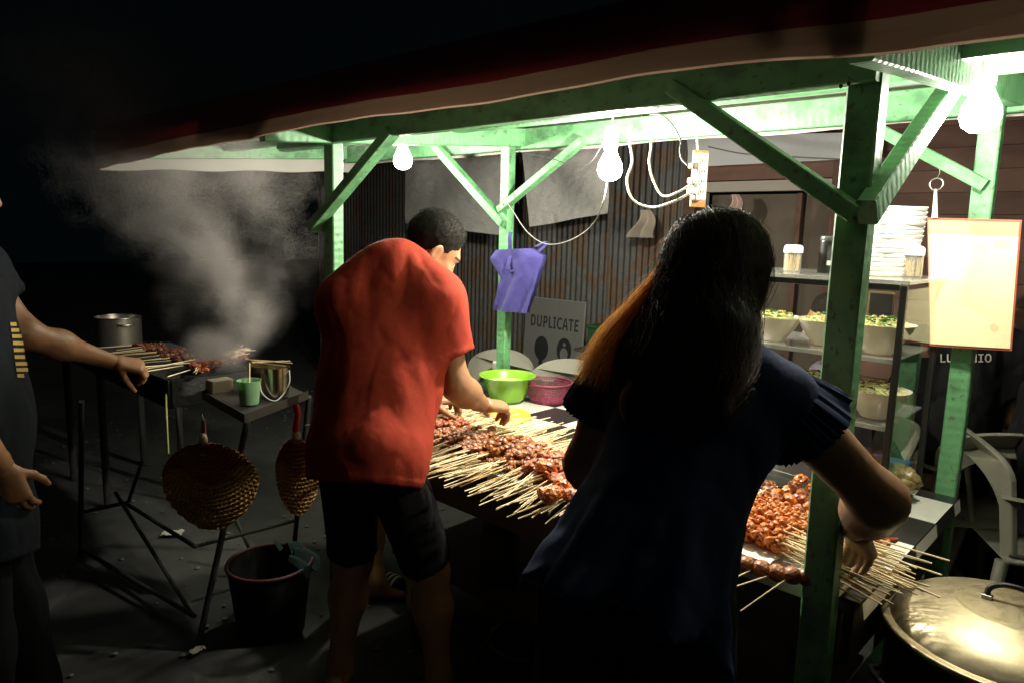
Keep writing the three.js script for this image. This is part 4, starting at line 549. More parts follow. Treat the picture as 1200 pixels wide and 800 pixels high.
// ---------------------------------------------------------------- people
function figure(j, o) {
  const tone = o.tone || [0.34, 0.17, 0.085], s = o.build || 1, w = o.width || 1;
  const spine = j.neck.clone().sub(j.pelvis), yAx = spine.clone().normalize(), xRaw = j.shR.clone().sub(j.shL).normalize();
  const zAx = new THREE.Vector3().crossVectors(xRaw, yAx).normalize(), xAx = new THREE.Vector3().crossVectors(yAx, zAx);
  const q = new THREE.Quaternion().setFromRotationMatrix(new THREE.Matrix4().makeBasis(xAx, yAx, zAx));
  const hx = j.hipR.clone().sub(j.hipL).normalize(), qh = new THREE.Quaternion().setFromRotationMatrix(new THREE.Matrix4().makeBasis(hx, yAx, new THREE.Vector3().crossVectors(hx, yAx).normalize()));
  const at = (t, f = 0) => j.pelvis.clone().addScaledVector(spine, t).addScaledVector(zAx, f);
  const back = o.hunch || 0;
  const torso = (d) => [ellipsoid(at(0.02), [0.155 * s * w + d, 0.10 * s + d, 0.105 * s * w + d], qh), ellipsoid(at(0.33, -back * 0.5), [0.130 * s * w + d, 0.13 * s + d, 0.092 * s * w + d], q), ellipsoid(at(0.70, -back), [0.155 * s + d, 0.16 * s + d, 0.10 * s + d], q), ellipsoid(at(0.90, -back * 0.6), [0.125 * s + d, 0.07 * s + d, 0.075 * s + d], q),
    capsule(mix3(j.neck, j.shL, 0.15), mix3(j.neck, j.shL, 0.95), 0.042 * s + d, 0.052 * s + d), capsule(mix3(j.neck, j.shR, 0.15), mix3(j.neck, j.shR, 0.95), 0.042 * s + d, 0.052 * s + d)];
  const limbs = [], arm = 0.045 * s * (o.arms || 1);
  for (const k of 'LR') {
    const sh = j['sh' + k], el = j['el' + k], wr = j['wr' + k];
    limbs.push(capsule(sh, el, arm * 1.12, arm * 0.86), capsule(el, mix3(el, wr, 0.35), arm * 0.88, arm * 0.9), capsule(mix3(el, wr, 0.35), wr, arm * 0.9, arm * 0.58));
    if (j['kn' + k]) { const hp = j['hip' + k], kn = j['kn' + k], an = j['an' + k]; limbs.push(capsule(hp, kn, 0.082 * s, 0.056 * s), capsule(kn, mix3(kn, an, 0.35), 0.053 * s, 0.056 * s), capsule(mix3(kn, an, 0.35), an, 0.056 * s, 0.034 * s)); const toe = j['toe' + k] || an.clone().addScaledVector(zAx.clone().setY(0).normalize(), 0.17).setY(0.02); const heel = an.clone().addScaledVector(toe.clone().sub(an).setY(0).normalize(), -0.035).setY(0.035); limbs.push(capsule(heel, an, 0.03 * s, 0.034 * s), capsule(heel.clone().lerp(toe, 0.2).setY(0.032), toe.clone().setY(0.018), 0.033 * s, 0.019 * s)); }
  }
  const hc = j.head, place = lookFrame(hc, j.face, o.headRoll || 0).scale(new THREE.Vector3(1, 1, 1).multiplyScalar(o.headSize || 1));
  const nape = H(0, -0.10, -0.025).applyMatrix4(place);
  const bodyPrims = [...torso(0), ...limbs, capsule(j.neck.clone().addScaledVector(yAx, -0.02), nape, 0.058 * s, 0.052 * s)];
  const f = field(bodyPrims, 0.045);
  const geos = [nets(f, bounds(bodyPrims, 0.03), o.cell || 0.012, skinTone(tone)), headGeo(place, tone)];
  for (const k of 'LR') if (j['hand' + k]) { const h = j['hand' + k]; geos.push(handGeo(frame(j['wr' + k], h.dir, h.palm), tone, h.side ?? (k === 'R' ? 1 : -1), h.curl ?? 0.5, h.spread ?? 0.05, h.thumb ?? 0.5, o.handSize || 1)); }
  const g = thing('person', o.label, 'person');
  part('body', mergeBody(geos), o.skin || (o.skin = phy(0xffffff, 0.5, { vertexColors: true, sheen: 0.2, sheenRoughness: 0.5 })), g);
  if (o.hair !== false) {
    const hg = cropHair(place, o.hairThick || 0.011, o.fade ?? 1), hm = o.hairMat || phy(rgb(0.012, 0.010, 0.008), 0.8, { specularIntensity: 0.25 }), hp = part('hair', hg, hm, g);
    if (o.bristles) { // cropped hairs standing off the coat
      const P = hg.attributes.position, Q = hg.attributes.normal, I = hg.index, pos = [], ix = [], a = new THREE.Vector3(), n = new THREE.Vector3(), t = new THREE.Vector3(), inv = place.clone().invert(), lc = new THREE.Vector3();
      for (let i = 0; i < o.bristles; i++) {
        const f = Math.floor(rnd() * I.count / 3) * 3, w = [rnd(), rnd(), rnd()], sw = w[0] + w[1] + w[2]; a.set(0, 0, 0); n.set(0, 0, 0);
        for (let k = 0; k < 3; k++) { const v = I.getX(f + k); a.addScaledVector(t.fromBufferAttribute(P, v), w[k] / sw); n.addScaledVector(t.fromBufferAttribute(Q, v), w[k] / sw); }
        lc.copy(a).applyMatrix4(inv); const L = rr(0.6, 1.2) * lerp(0.0015, 0.010, smooth(0.03, 0.11, lc.y)); n.normalize().add(t.set(rr(-0.7, 0.7), rr(-0.5, 0.7), rr(-0.7, 0.7))).normalize();
        const s1 = new THREE.Vector3().crossVectors(n, t).normalize().multiplyScalar(0.0006), s2 = new THREE.Vector3().crossVectors(n, s1).normalize().multiplyScalar(0.0006), b = pos.length / 3;
        for (const [x, y] of [[1, 0], [-0.5, 0.87], [-0.5, -0.87]]) pos.push(a.x + s1.x * x + s2.x * y - n.x * 0.002, a.y + s1.y * x + s2.y * y - n.y * 0.002, a.z + s1.z * x + s2.z * y - n.z * 0.002); pos.push(a.x + n.x * L, a.y + n.y * L, a.z + n.z * L); ix.push(b, b + 1, b + 3, b + 1, b + 2, b + 3, b + 2, b, b + 3);
      }
      const bg = new THREE.BufferGeometry(); bg.setAttribute('position', new THREE.Float32BufferAttribute(pos, 3)); bg.setIndex(ix); bg.computeVertexNormals(); part('cropped_hairs', bg, hm, hp);
    }
  }
  if (o.shirt) {
    const d = o.shirtGap ?? 0.014, p = torso(d);
    const bottom = at(o.hem ?? -0.12); p.push(ellipsoid(at(-0.1), [0.155 * s * w + d, 0.15 * s + d, 0.108 * s * w + d], qh), ellipsoid(at(0.36, -back * 0.6), [0.162 * s * w + d, 0.31 * s, 0.108 * s * w + d], q));
    for (const k of 'LR') { const sh = j['sh' + k], el = j['el' + k], n = el.clone().sub(sh), e = mix3(sh, el, o.sleeve ?? 0.6); p.push(capsule(sh, mix3(sh, el, (o.sleeve ?? 0.6) + 0.1), arm * 1.12 + d + 0.006, arm + d + (o.flare ?? 0.018), { cut: [cutAt(e, n)], hem: 1 })); }
    const [n, c] = cutAt(bottom, yAx.clone().negate()), ns = capsule(j.neck, nape, 0.062 * s, 0.07 * s);
    const neckCut = o.neckline ?? 0.5, neckDir = nape.clone().sub(j.neck).normalize(), nw = neckDir.dot(j.neck.clone().addScaledVector(neckDir, 0.035));
    const geo = clothGeo(p, 0.08, o.clothCell || 0.010, o.wrinkle ?? 0.006, o.fold ?? 13, o.seed || 0, (dd, x, y, z) => { const eb = n.x * x + n.y * y + n.z * z - c; if (eb > -0.022) dd -= 0.0024; dd = Math.max(dd, eb); const nd = neckDir.x * x + neckDir.y * y + neckDir.z * z - nw; return Math.max(dd, Math.min(nd, 0.075 - Math.hypot(x - j.neck.x, y - j.neck.y, z - j.neck.z) + 0.06)); });
    part(o.shirtName || 'shirt', geo, o.shirt, g);
  }
  if (o.pants && j.knL) {
    const p = [ellipsoid(at(0.02), [0.155 * s * w + 0.012, 0.10 * s + 0.01, 0.105 * s * w + 0.012], qh)];
    for (const k of 'LR') { const hp = j['hip' + k], kn = j['kn' + k], an = j['an' + k], L = o.legLength ?? 0.95; const e = mix3(hp, kn, Math.min(L, 1)); p.push(capsule(hp, mix3(hp, kn, Math.min(L + 0.12, 1.1)), 0.092 * s, 0.082 * s, L <= 1 ? { cut: [cutAt(e, kn.clone().sub(hp))] } : {})); if (L > 1) p.push(capsule(kn, mix3(kn, an, (L - 1)), 0.08 * s, 0.066 * s)); }
    part(o.pantsName || 'shorts', clothGeo(p, 0.04, 0.012, 0.007, 11, 3 + (o.seed || 0)), o.pants, g);
  }
  return { g, place, at, xAx, yAx, zAx, q };
}

// the cook in the red shirt, bent over the table
{
  const F = headings(28), R = sideOf(F), pelvis = PD(432, 528, 2.14), neck = PD(462, 303, 2.28);
  const hipL = add(pelvis, R, -0.085, UP1, -0.03), hipR = add(pelvis, R, 0.085, UP1, -0.03);
  const anL = PY(398, 776, 0.08), anR = add(anL, R, 0.34, F, 0.10);
  const j = { pelvis, neck, head: PD(506, 294, 2.36), face: add(headings(62), UP1, -0.75), shL: PD(402, 358, 2.24), shR: PD(515, 354, 2.22), hipL, hipR,
    knL: add(mix3(hipL, anL, 0.5), F, 0.05), knR: add(mix3(hipR, anR, 0.5), F, 0.07), anL, anR, elR: PD(535, 452, 2.26), wrR: PD(566, 474, 2.44), elL: add(PD(420, 430, 2.45), F, 0.05), wrL: PD(500, 470, 2.62) };
  j.handR = { dir: PD(590, 476, 2.5).sub(j.wrR), palm: add(UP1, R, 0.2).negate(), curl: 0.75 }; j.handL = { dir: headings(60), palm: UP1.clone().negate(), curl: 0.6 };
  figure(j, { label: 'cook in a red t-shirt and black shorts bending over the skewers', tone: [0.36, 0.175, 0.085], clothCell: 0.0068, shirt: fabric(0.31, 0.036, 0.018), pants: fabric(0.010, 0.010, 0.011), hem: -0.16, sleeve: 0.62, width: 1.05, build: 1.04, hunch: 0.035, shirtGap: 0.018, wrinkle: 0.0055, fold: 10, headSize: 0.96, legLength: 0.93, hairThick: 0.013, bristles: 9000, seed: 2, flare: 0.02, headRoll: 0.12 });
}
// the woman in the navy blouse
const woman = {};
{
  const F = headings(22), R = sideOf(F), pelvis = PD(742, 690, 1.13), neck = PD(838, 420, 1.27);
  const hipL = add(pelvis, R, -0.08, UP1, -0.03), hipR = add(pelvis, R, 0.08, UP1, -0.03);
  const anL = add(pelvis, R, -0.1).setY(0.08), anR = add(pelvis, R, 0.1, F, 0.05).setY(0.08);
  const j = { pelvis, neck, head: PD(842, 328, 1.33), face: add(headings(50), UP1, -0.42), shL: PD(722, 442, 1.33), shR: PD(915, 468, 1.20), hipL, hipR,
    knL: add(mix3(hipL, anL, 0.5), F, 0.03), knR: add(mix3(hipR, anR, 0.5), F, 0.03), anL, anR, elR: PD(1030, 586, 1.27), wrR: PD(1002, 618, 1.47), elL: PD(690, 545, 1.42), wrL: PD(745, 600, 1.6) };
  j.handR = { dir: add(PD(1016, 640, 1.54).sub(j.wrR), UP1, -0.03), palm: add(UP1.clone().negate(), R, -0.3), curl: 0.6 }; j.handL = { dir: headings(40), palm: UP1.clone().negate(), curl: 0.5 };
  const blouse = fabric(0.03, 0.046, 0.115, 0.85);
  const r = figure(j, { label: 'woman with long dark hair in a navy ruffled blouse reaching over the food', tone: [0.33, 0.165, 0.085], hair: false, pants: fabric(0.008, 0.008, 0.009), pantsName: 'trousers', legLength: 1.9, build: 0.9, arms: 1.18, headSize: 0.92, handSize: 0.92 });
  // blouse: bodice to a flared, softly pleated hem
  const top = r.at(0.92), waist = r.at(0.42), hem = r.at(-0.12), ax = hem.clone().sub(waist), axn = ax.clone().normalize();
  const b0 = [ellipsoid(r.at(0.33), [0.128, 0.14, 0.095], r.q), ellipsoid(r.at(0.70), [0.152, 0.155, 0.102], r.q), ellipsoid(r.at(0.88), [0.135, 0.075, 0.08], r.q), capsule(mix3(neck, j.shL, 0.3), j.shL, 0.06, 0.066), capsule(mix3(neck, j.shR, 0.25), j.shR, 0.06, 0.066)];
  const skirt = capsule(waist, hem.clone().addScaledVector(axn, 0.05), 0.112, 0.178, { cut: [cutAt(hem, axn)] });
  const bb = bounds([...b0, skirt], 0.05), f0 = field(b0, 0.04), p0 = new THREE.Vector3();
  const geo = nets((x, y, z) => {
    let d = f0(x, y, z); p0.set(x, y, z).sub(waist); const t = clamp(p0.dot(axn) / ax.length(), 0, 1.1);
    const rx = p0.dot(r.xAx), rz = p0.dot(r.zAx), th = Math.atan2(rz, rx), fold = 0.013 * t * Math.sin(th * 9 + 2 * Math.sin(th * 2) + t * 1.5) + 0.006 * t * Math.sin(th * 17 + 1);
    d = smin(d, distOf(skirt, x, y, z) * 0.9 + fold, 0.05);
    const crease = N.noise(x * 16, y * 7, z * 16); d += 0.004 * (1 - 2 * Math.abs(crease)) + 0.0016 * Math.sin((rx + 0.3 * rz) * 300) * smooth(0.1, -0.2, t);
    return Math.max(d, 0.06 - Math.hypot(x - neck.x, y - neck.y - 0.035, z - neck.z));
  }, bb, 0.0085);
  { const p = geo.attributes.position, uv = new Float32Array(p.count * 2); for (let i = 0; i < p.count; i++) { uv[2 * i] = p.getX(i) - p.getZ(i); uv[2 * i + 1] = p.getY(i); } geo.setAttribute('uv', new THREE.BufferAttribute(uv, 2)); }
  part('blouse', geo, blouse, r.g);
  // gathered cap sleeves: a pleated flounce from the shoulder seam
  for (const [k, sg] of [['R', 1], ['L', -1]]) {
    const sh = j['sh' + k], el = j['el' + k], d = el.clone().sub(sh).normalize(), n1 = new THREE.Vector3().crossVectors(d, F).normalize(), n2 = new THREE.Vector3().crossVectors(d, n1).normalize();
    for (const [s0, s1, r0, r1] of [[-0.03, 0.075, 0.044, 0.079]]) {
      const g2 = sheet((u, v) => { const a = u * 2 * Math.PI, wv = a + 0.16 * Math.sin(a * 5 + 1) + 0.05 * Math.sin(a * 13), pl = Math.sin(wv * 34), pl2 = Math.sin(wv * 21 + 1.3 + 2 * v), rad = lerp(r0, r1, Math.pow(v, 0.7)) + 0.0022 * pl * (0.5 + 0.5 * v) + 0.0026 * pl2 * v + 0.004 * Math.sin(a * 4 + 2) * v; return sh.clone().addScaledVector(d, lerp(s0, s1, v) + 0.006 * Math.sin(a * 3) * v).addScaledVector(n1, Math.cos(a) * rad).addScaledVector(n2, Math.sin(a) * rad); }, 312, 10);
      part('sleeve_ruffle', g2, blouse, r.g);
    }
  }
  Object.assign(woman, r, { j, F, R });
  // hair: a solid mass plus loose strands, long and straight, parted at the crown and falling down the back to one side
  const place = r.place, hp = (x, y, z) => H(x, y, z).applyMatrix4(place);
  const hairM = phy(0xffffff, 0.6, { vertexColors: true, specularIntensity: 0.6, sheen: 0.12, sheenRoughness: 0.35, sheenColor: rgb(0.5, 0.22, 0.06) });
  const backDir = r.zAx.clone().negate();
  const fall = (px, py, d) => PD(px, py, d);
  const mass = [ellipsoid(hp(0, 0.035, -0.016), [0.078, 0.095, 0.092], new THREE.Quaternion().setFromRotationMatrix(place)), capsule(hp(0, 0.0, -0.06), fall(832, 400, 1.2), 0.066, 0.07), capsule(fall(828, 390, 1.2), fall(795, 470, 1.15), 0.064, 0.06), capsule(fall(834, 400, 1.19), fall(830, 478, 1.13), 0.048, 0.038), capsule(fall(792, 440, 1.16), fall(752, 474, 1.16), 0.055, 0.036), capsule(hp(-0.03, -0.03, -0.03), fall(768, 420, 1.22), 0.062, 0.055), capsule(fall(806, 335, 1.27), fall(750, 425, 1.25), 0.034, 0.03), capsule(hp(0.05, 0.0, -0.04), fall(858, 445, 1.19), 0.036, 0.036)];
  const massF = field(mass, 0.05);
  const faceCut = (x, y, z) => { _q.set(x, y, z).applyMatrix4(inv); return _q.y < 0.075 && _q.z > 0.045 ? 1 : -1; };
  const inv = place.clone().invert(), _q = new THREE.Vector3();
  const hm = nets((x, y, z) => { let d = massF(x, y, z) + 0.0025 * N.noise(x * 60, y * 5, z * 60) + 0.0015 * N.noise(x * 190, y * 8, z * 190); _q.set(x, y, z).applyMatrix4(inv); const lim = lerp(0.035, 0.075, smooth(0.02, 0.1, _q.y)); return Math.max(d, _q.y > -0.2 ? _q.z - lim : d); }, bounds(mass, 0.03), 0.006, (x, y, z, t) => { const n = 1 + 0.5 * N.noise(x * 150, y * 9, z * 150); t[0] = 0.030 * n; t[1] = 0.015 * n; t[2] = 0.008 * n; });
  const hairPart = part('hair', hm, hairM, r.g);
  // strands as thin three-sided tubes following the outside of the mass
  const pos = [], col = [], idx = [];
  const strand = (pts, w, c) => { const cv = new THREE.CatmullRomCurve3(pts), n = 14, o = pos.length / 3, P = cv.getPoints(n); for (let i = 0; i <= n; i++) { const t = P[Math.min(i + 1, n)].clone().sub(P[Math.max(i - 1, 0)]).normalize(), a = new THREE.Vector3().crossVectors(t, FWD).normalize(), b = new THREE.Vector3().crossVectors(t, a), ww = w * (1 - 0.75 * Math.pow(i / n, 3)); for (let k = 0; k < 3; k++) { const q = k * 2.094; const v = P[i].clone().addScaledVector(a, Math.cos(q) * ww).addScaledVector(b, Math.sin(q) * ww); pos.push(v.x, v.y, v.z); col.push(...c); } if (i < n) for (let k = 0; k < 3; k++) { const x = o + i * 3 + k, y = o + i * 3 + (k + 1) % 3; idx.push(x, y, y + 3, x, y + 3, x + 3); } } };
  const outside = (p, off) => { for (let i = 0; i < 6; i++) { const d = massF(p.x, p.y, p.z), e = 0.003; if (Math.abs(d - off) < 0.001) break; const gx = massF(p.x + e, p.y, p.z) - d, gy = massF(p.x, p.y + e, p.z) - d, gz = massF(p.x, p.y, p.z + e) - d, L = Math.hypot(gx, gy, gz) || 1; p.x += gx / L * (off - d); p.y += gy / L * (off - d); p.z += gz / L * (off - d); } return p; };
  for (let i = 0; i < 2300; i++) {
    const az = rr(-1.9, 1.9), el = rr(0.1, 1.45); // start on the crown
    const s0 = hp(Math.sin(az) * 0.085 * Math.cos(el), 0.035 + 0.1 * Math.sin(el), -0.016 - Math.cos(az) * 0.1 * Math.cos(el));
    const endx = 838 - 82 * Math.max(0, -az) * rr(0.7, 1.25) + 18 * Math.max(0, az) * rr(0.5, 1.1), endy = 478 + rr(-46, 22) + (az < -0.8 ? -14 : 0);
    const e0 = PD(endx, endy, lerp(1.08, 1.22, Math.abs(az) / 1.9) + rr(-0.02, 0.02)), off = rr(-0.001, 0.006) + (rnd() < 0.08 ? rr(0.0, 0.012) : 0);
    const pts = [s0]; for (const t of [0.2, 0.4, 0.6, 0.8]) { const p = mix3(s0, e0, t); p.addScaledVector(r.zAx, -0.03 * Math.sin(t * Math.PI)); pts.push(outside(p, off)); } pts.push(outside(e0.clone(), off)); outside(pts[0], off * 0.6);
    const k = rr(0.6, 1.5), tip = rr(0.9, 1.3); strand(pts, rr(0.0003, 0.0006), [0.045 * k * tip, 0.021 * k, 0.009 * k]);
  }
  const ribbon = (pts, w, c) => { const cv = new THREE.CatmullRomCurve3(pts), n = 14, o = pos.length / 3, P = cv.getPoints(n), tw = rr(0, 6.28); for (let i = 0; i <= n; i++) { const t = P[Math.min(i + 1, n)].clone().sub(P[Math.max(i - 1, 0)]).normalize(), a = new THREE.Vector3().crossVectors(t, FWD).normalize(), b = new THREE.Vector3().crossVectors(t, a), ww = w * (1 - 0.7 * Math.pow(i / n, 3)), q = tw + i * 0.12; for (const k of [-1, 1]) { const v = P[i].clone().addScaledVector(a, k * Math.cos(q) * ww).addScaledVector(b, k * Math.sin(q) * ww); pos.push(v.x, v.y, v.z); col.push(...c); } if (i < n) { const x = o + i * 2; idx.push(x, x + 1, x + 3, x, x + 3, x + 2); } } };
  // the fall of hair over the lamp-side shoulder: translucent ribbons, the bulb's rim light put into their orange colour
  const mainIdx = idx.length;
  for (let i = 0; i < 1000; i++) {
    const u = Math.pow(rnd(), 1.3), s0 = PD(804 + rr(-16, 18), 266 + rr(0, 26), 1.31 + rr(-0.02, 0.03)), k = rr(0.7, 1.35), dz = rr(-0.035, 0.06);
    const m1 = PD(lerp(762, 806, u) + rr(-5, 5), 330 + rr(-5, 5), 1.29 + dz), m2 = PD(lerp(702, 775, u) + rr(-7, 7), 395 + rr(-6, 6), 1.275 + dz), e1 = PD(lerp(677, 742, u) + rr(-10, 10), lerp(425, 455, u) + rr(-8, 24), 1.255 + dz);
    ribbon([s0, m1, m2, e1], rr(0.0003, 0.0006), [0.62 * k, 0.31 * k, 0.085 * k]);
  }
  // fly-aways on the lamp side, rim light painted into their colour too
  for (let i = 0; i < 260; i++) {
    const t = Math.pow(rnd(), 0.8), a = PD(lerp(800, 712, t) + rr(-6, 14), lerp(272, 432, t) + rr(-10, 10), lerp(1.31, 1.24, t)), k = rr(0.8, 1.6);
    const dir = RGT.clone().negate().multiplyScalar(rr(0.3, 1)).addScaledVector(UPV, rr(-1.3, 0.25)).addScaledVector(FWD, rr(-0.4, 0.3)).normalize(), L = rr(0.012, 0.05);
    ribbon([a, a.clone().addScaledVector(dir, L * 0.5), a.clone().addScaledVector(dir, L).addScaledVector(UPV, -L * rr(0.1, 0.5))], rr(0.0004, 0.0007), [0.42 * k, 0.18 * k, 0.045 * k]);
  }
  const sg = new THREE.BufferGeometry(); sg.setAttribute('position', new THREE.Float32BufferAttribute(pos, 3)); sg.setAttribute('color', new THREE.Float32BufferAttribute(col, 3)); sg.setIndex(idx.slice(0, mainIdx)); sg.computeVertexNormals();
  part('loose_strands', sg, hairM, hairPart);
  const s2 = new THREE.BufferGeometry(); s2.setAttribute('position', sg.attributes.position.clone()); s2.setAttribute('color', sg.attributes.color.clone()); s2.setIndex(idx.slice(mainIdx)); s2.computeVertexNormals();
  part('rim_light_lock', s2, phy(0xffffff, 0.85, { vertexColors: true, transmission: 0.5, thickness: 0 }), hairPart);
}
// the griller at the left edge of the stall yard, holding skewers over the coals
{
  const F = headings(62), R = sideOf(F), neck = PD(-46, 285, 2.06), pelvis = PD(-30, 610, 2.0);
  const hipL = add(pelvis, R, -0.085), hipR = add(pelvis, R, 0.085), anL = add(pelvis, R, -0.12, F, 0.1).setY(0.08), anR = add(pelvis, R, 0.12).setY(0.08);
  const j = { pelvis, neck, head: PD(-52, 215, 2.08), face: add(F, UP1, -0.25), shL: PD(-30, 312, 2.2), shR: PD(-86, 330, 1.9), hipL, hipR, knL: mix3(hipL, anL, 0.5), knR: mix3(hipR, anR, 0.5), anL, anR,
    elL: PD(30, 392, 2.24), wrL: PD(132, 424, 2.55), elR: PD(-60, 470, 1.8), wrR: PD(4, 548, 1.92) };
  j.handL = { dir: PD(185, 432, 2.64).sub(j.wrL), palm: add(UP1.clone().negate(), FWD, 0.6), curl: 0.85, thumb: 0.9 }; j.handR = { dir: PD(28, 610, 1.96).sub(j.wrR), palm: add(FWD, RGT, -0.3), curl: 0.45 };
  const g = figure(j, { label: 'griller in a dark printed t-shirt holding skewers over the smoking grill', tone: [0.30, 0.135, 0.06], shirt: fabric(0.007, 0.009, 0.012), pants: fabric(0.005, 0.005, 0.006), legLength: 1.95, pantsName: 'trousers', build: 1.05, width: 1.15, sleeve: 0.5, hem: -0.14, seed: 7 });
  // faded block print on the belly of the shirt: short bars lying on the cloth
  const bar = phy(rgb(0.42, 0.27, 0.06), 0.8); const c0 = PD(30, 420, 2.1);
  const px = [[10, 378, 7], [11, 385, 9], [12, 392, 11], [13, 400, 12], [14, 408, 14], [15, 416, 16], [16, 424, 18], [17, 431, 18], [18, 438, 8], [29, 437, 7]];
  const rc = new THREE.Raycaster(); g.g.updateMatrixWorld(true); const shirt = g.g.children.find((c) => c.name === 'shirt');
  const strips = []; for (const [x, y, w] of px) { const at2 = (xx, yy) => { rc.set(ORIGIN, dirOf(xx, yy).normalize()); const h = rc.intersectObject(shirt, false)[0]; return h ? h.point.clone().addScaledVector(h.face.normal, 0.0035) : null; }; const row = []; for (let k = 0; k <= 8; k++) { const a = at2(x + w * k / 8, y), b = at2(x + w * k / 8 + 0.4, y + 4.2); if (a && b) row.push([a, b]); } while (row.length > 5) row.splice(Math.floor(row.length / 2), 1); if (row.length === 5) strips.push(sheet((u, v) => row[Math.round(u * 4)][Math.round(v)], 4, 1)); }
  if (strips.length) part('shirt_print', merged(strips), bar, shirt);
}
// a helper on the far side of the table, mostly hidden by the cook
{
  const F = headings(-150), R = sideOf(F), pelvis = PD(440, 530, 3.2), neck = PD(452, 372, 3.2);
  const hipL = add(pelvis, R, -0.085), hipR = add(pelvis, R, 0.085), anR = PY(441, 681, 0.07), anL = add(anR, R, -0.22);
  const j = { pelvis: pelvis.clone(), neck, head: PD(458, 330, 3.18), face: add(F, UP1, -0.5), shL: PD(492, 392, 3.16), shR: PD(412, 392, 3.22), hipL, hipR, knL: mix3(hipL, anL, 0.5), knR: mix3(hipR, anR, 0.5), anL, anR, toeR: PY(472, 697, 0.02), elL: PD(503, 448, 3.1), wrL: PD(514, 440, 2.95), elR: PD(405, 470, 3.2), wrR: PD(450, 490, 3.05) };
  j.handL = { dir: PD(519, 424, 2.93).sub(j.wrL), palm: add(FWD, RGT, -0.5).negate(), curl: 0.5 };
  figure(j, { label: 'helper hidden behind the red-shirted cook, one hand raised over the table', tone: [0.36, 0.18, 0.09], shirt: fabric(0.05, 0.05, 0.055), pants: fabric(0.02, 0.02, 0.022), sleeve: 0.7, hem: -0.1, seed: 12, build: 0.95 });
}
// seated customer seen between the shelves of the food case
{
  const F = headings(-75), R = sideOf(F), head = PZ(975, 381, 2.95), neck = add(head, UP1, -0.2, F, -0.03), pelvis = add(neck, UP1, -0.5, F, -0.06);
  const hipL = add(pelvis, R, -0.09), hipR = add(pelvis, R, 0.09), knL = add(hipL, F, 0.42), knR = add(hipR, F, 0.42), anL = knL.clone().setY(0.08), anR = knR.clone().setY(0.08);
  const j = { pelvis, neck, head, face: add(F, UP1, -0.15), shL: add(neck, R, -0.17, UP1, -0.05), shR: add(neck, R, 0.17, UP1, -0.05), hipL, hipR, knL, knR, anL, anR };
  j.elL = add(j.shL, UP1, -0.28); j.elR = add(j.shR, UP1, -0.28); j.wrL = add(j.elL, F, 0.24); j.wrR = add(j.elR, F, 0.24); j.handL = { dir: F, palm: UP1.clone().negate() }; j.handR = { dir: F, palm: UP1.clone().negate() };
  figure(j, { label: 'seated customer in a grey-violet shirt seen through the glass food case', tone: [0.34, 0.17, 0.09], shirt: fabric(0.12, 0.10, 0.13), pants: fabric(0.02, 0.02, 0.03), pantsName: 'trousers', legLength: 1.9, sleeve: 0.6, build: 0.95, seed: 17 });
}
// seated customer in a lettered black shirt, back turned
{
  const F = headings(8), R = sideOf(F), neck = PZ(1134, 392, 3.45), pelvis = add(neck, UP1, -0.52, F, 0.05), head = add(neck, UP1, 0.19, F, 0.05);
  const hipL = add(pelvis, R, -0.09), hipR = add(pelvis, R, 0.09), knL = add(hipL, F, 0.3, R, -0.1), knR = add(hipR, F, 0.3, R, 0.1), anL = knL.clone().setY(0.08), anR = knR.clone().setY(0.08);
  const j = { pelvis, neck, head, face: F, shL: add(neck, R, -0.19, UP1, -0.06), shR: add(neck, R, 0.19, UP1, -0.06), hipL, hipR, knL, knR, anL, anR };
  j.elL = add(j.shL, UP1, -0.29, R, -0.03); j.elR = add(j.shR, UP1, -0.29, R, 0.03); j.wrL = add(j.elL, F, 0.24); j.wrR = add(j.elR, F, 0.24); j.handL = { dir: F, palm: UP1.clone().negate() }; j.handR = { dir: F, palm: UP1.clone().negate() };
  const g = figure(j, { label: 'seated customer in a black shirt with white letters across the back', tone: [0.32, 0.16, 0.08], shirt: fabric(0.012, 0.012, 0.013), pants: fabric(0.02, 0.02, 0.03), pantsName: 'trousers', legLength: 1.9, build: 1.05, seed: 22 });
  const shirt = g.g.children.find((c) => c.name === 'shirt'), rc = new THREE.Raycaster(); g.g.updateMatrixWorld(true);
  const print = canvas(512, 128, (c, w, h) => { c.clearRect(0, 0, w, h); c.fillStyle = '#d8d4c8'; c.font = 'bold 110px monospace'; c.textAlign = 'left'; c.fillText('LU', 20, 100); c.fillText('NIO', 300, 100); });
  const tl = [1098, 412], br = [1164, 427];
  const gs = sheet((u, v) => { const x = lerp(tl[0], br[0], u), y = lerp(br[1], tl[1], v); rc.set(ORIGIN, dirOf(x, y).normalize()); const h = rc.intersectObject(shirt, false)[0]; return h ? h.point.addScaledVector(h.face.normal, 0.004) : PZ(x, y, 3.36); }, 14, 4);
  part('shirt_lettering', gs, phy(0xffffff, 0.8, { map: print, transparent: true, alphaTest: 0.5 }), shirt);
}
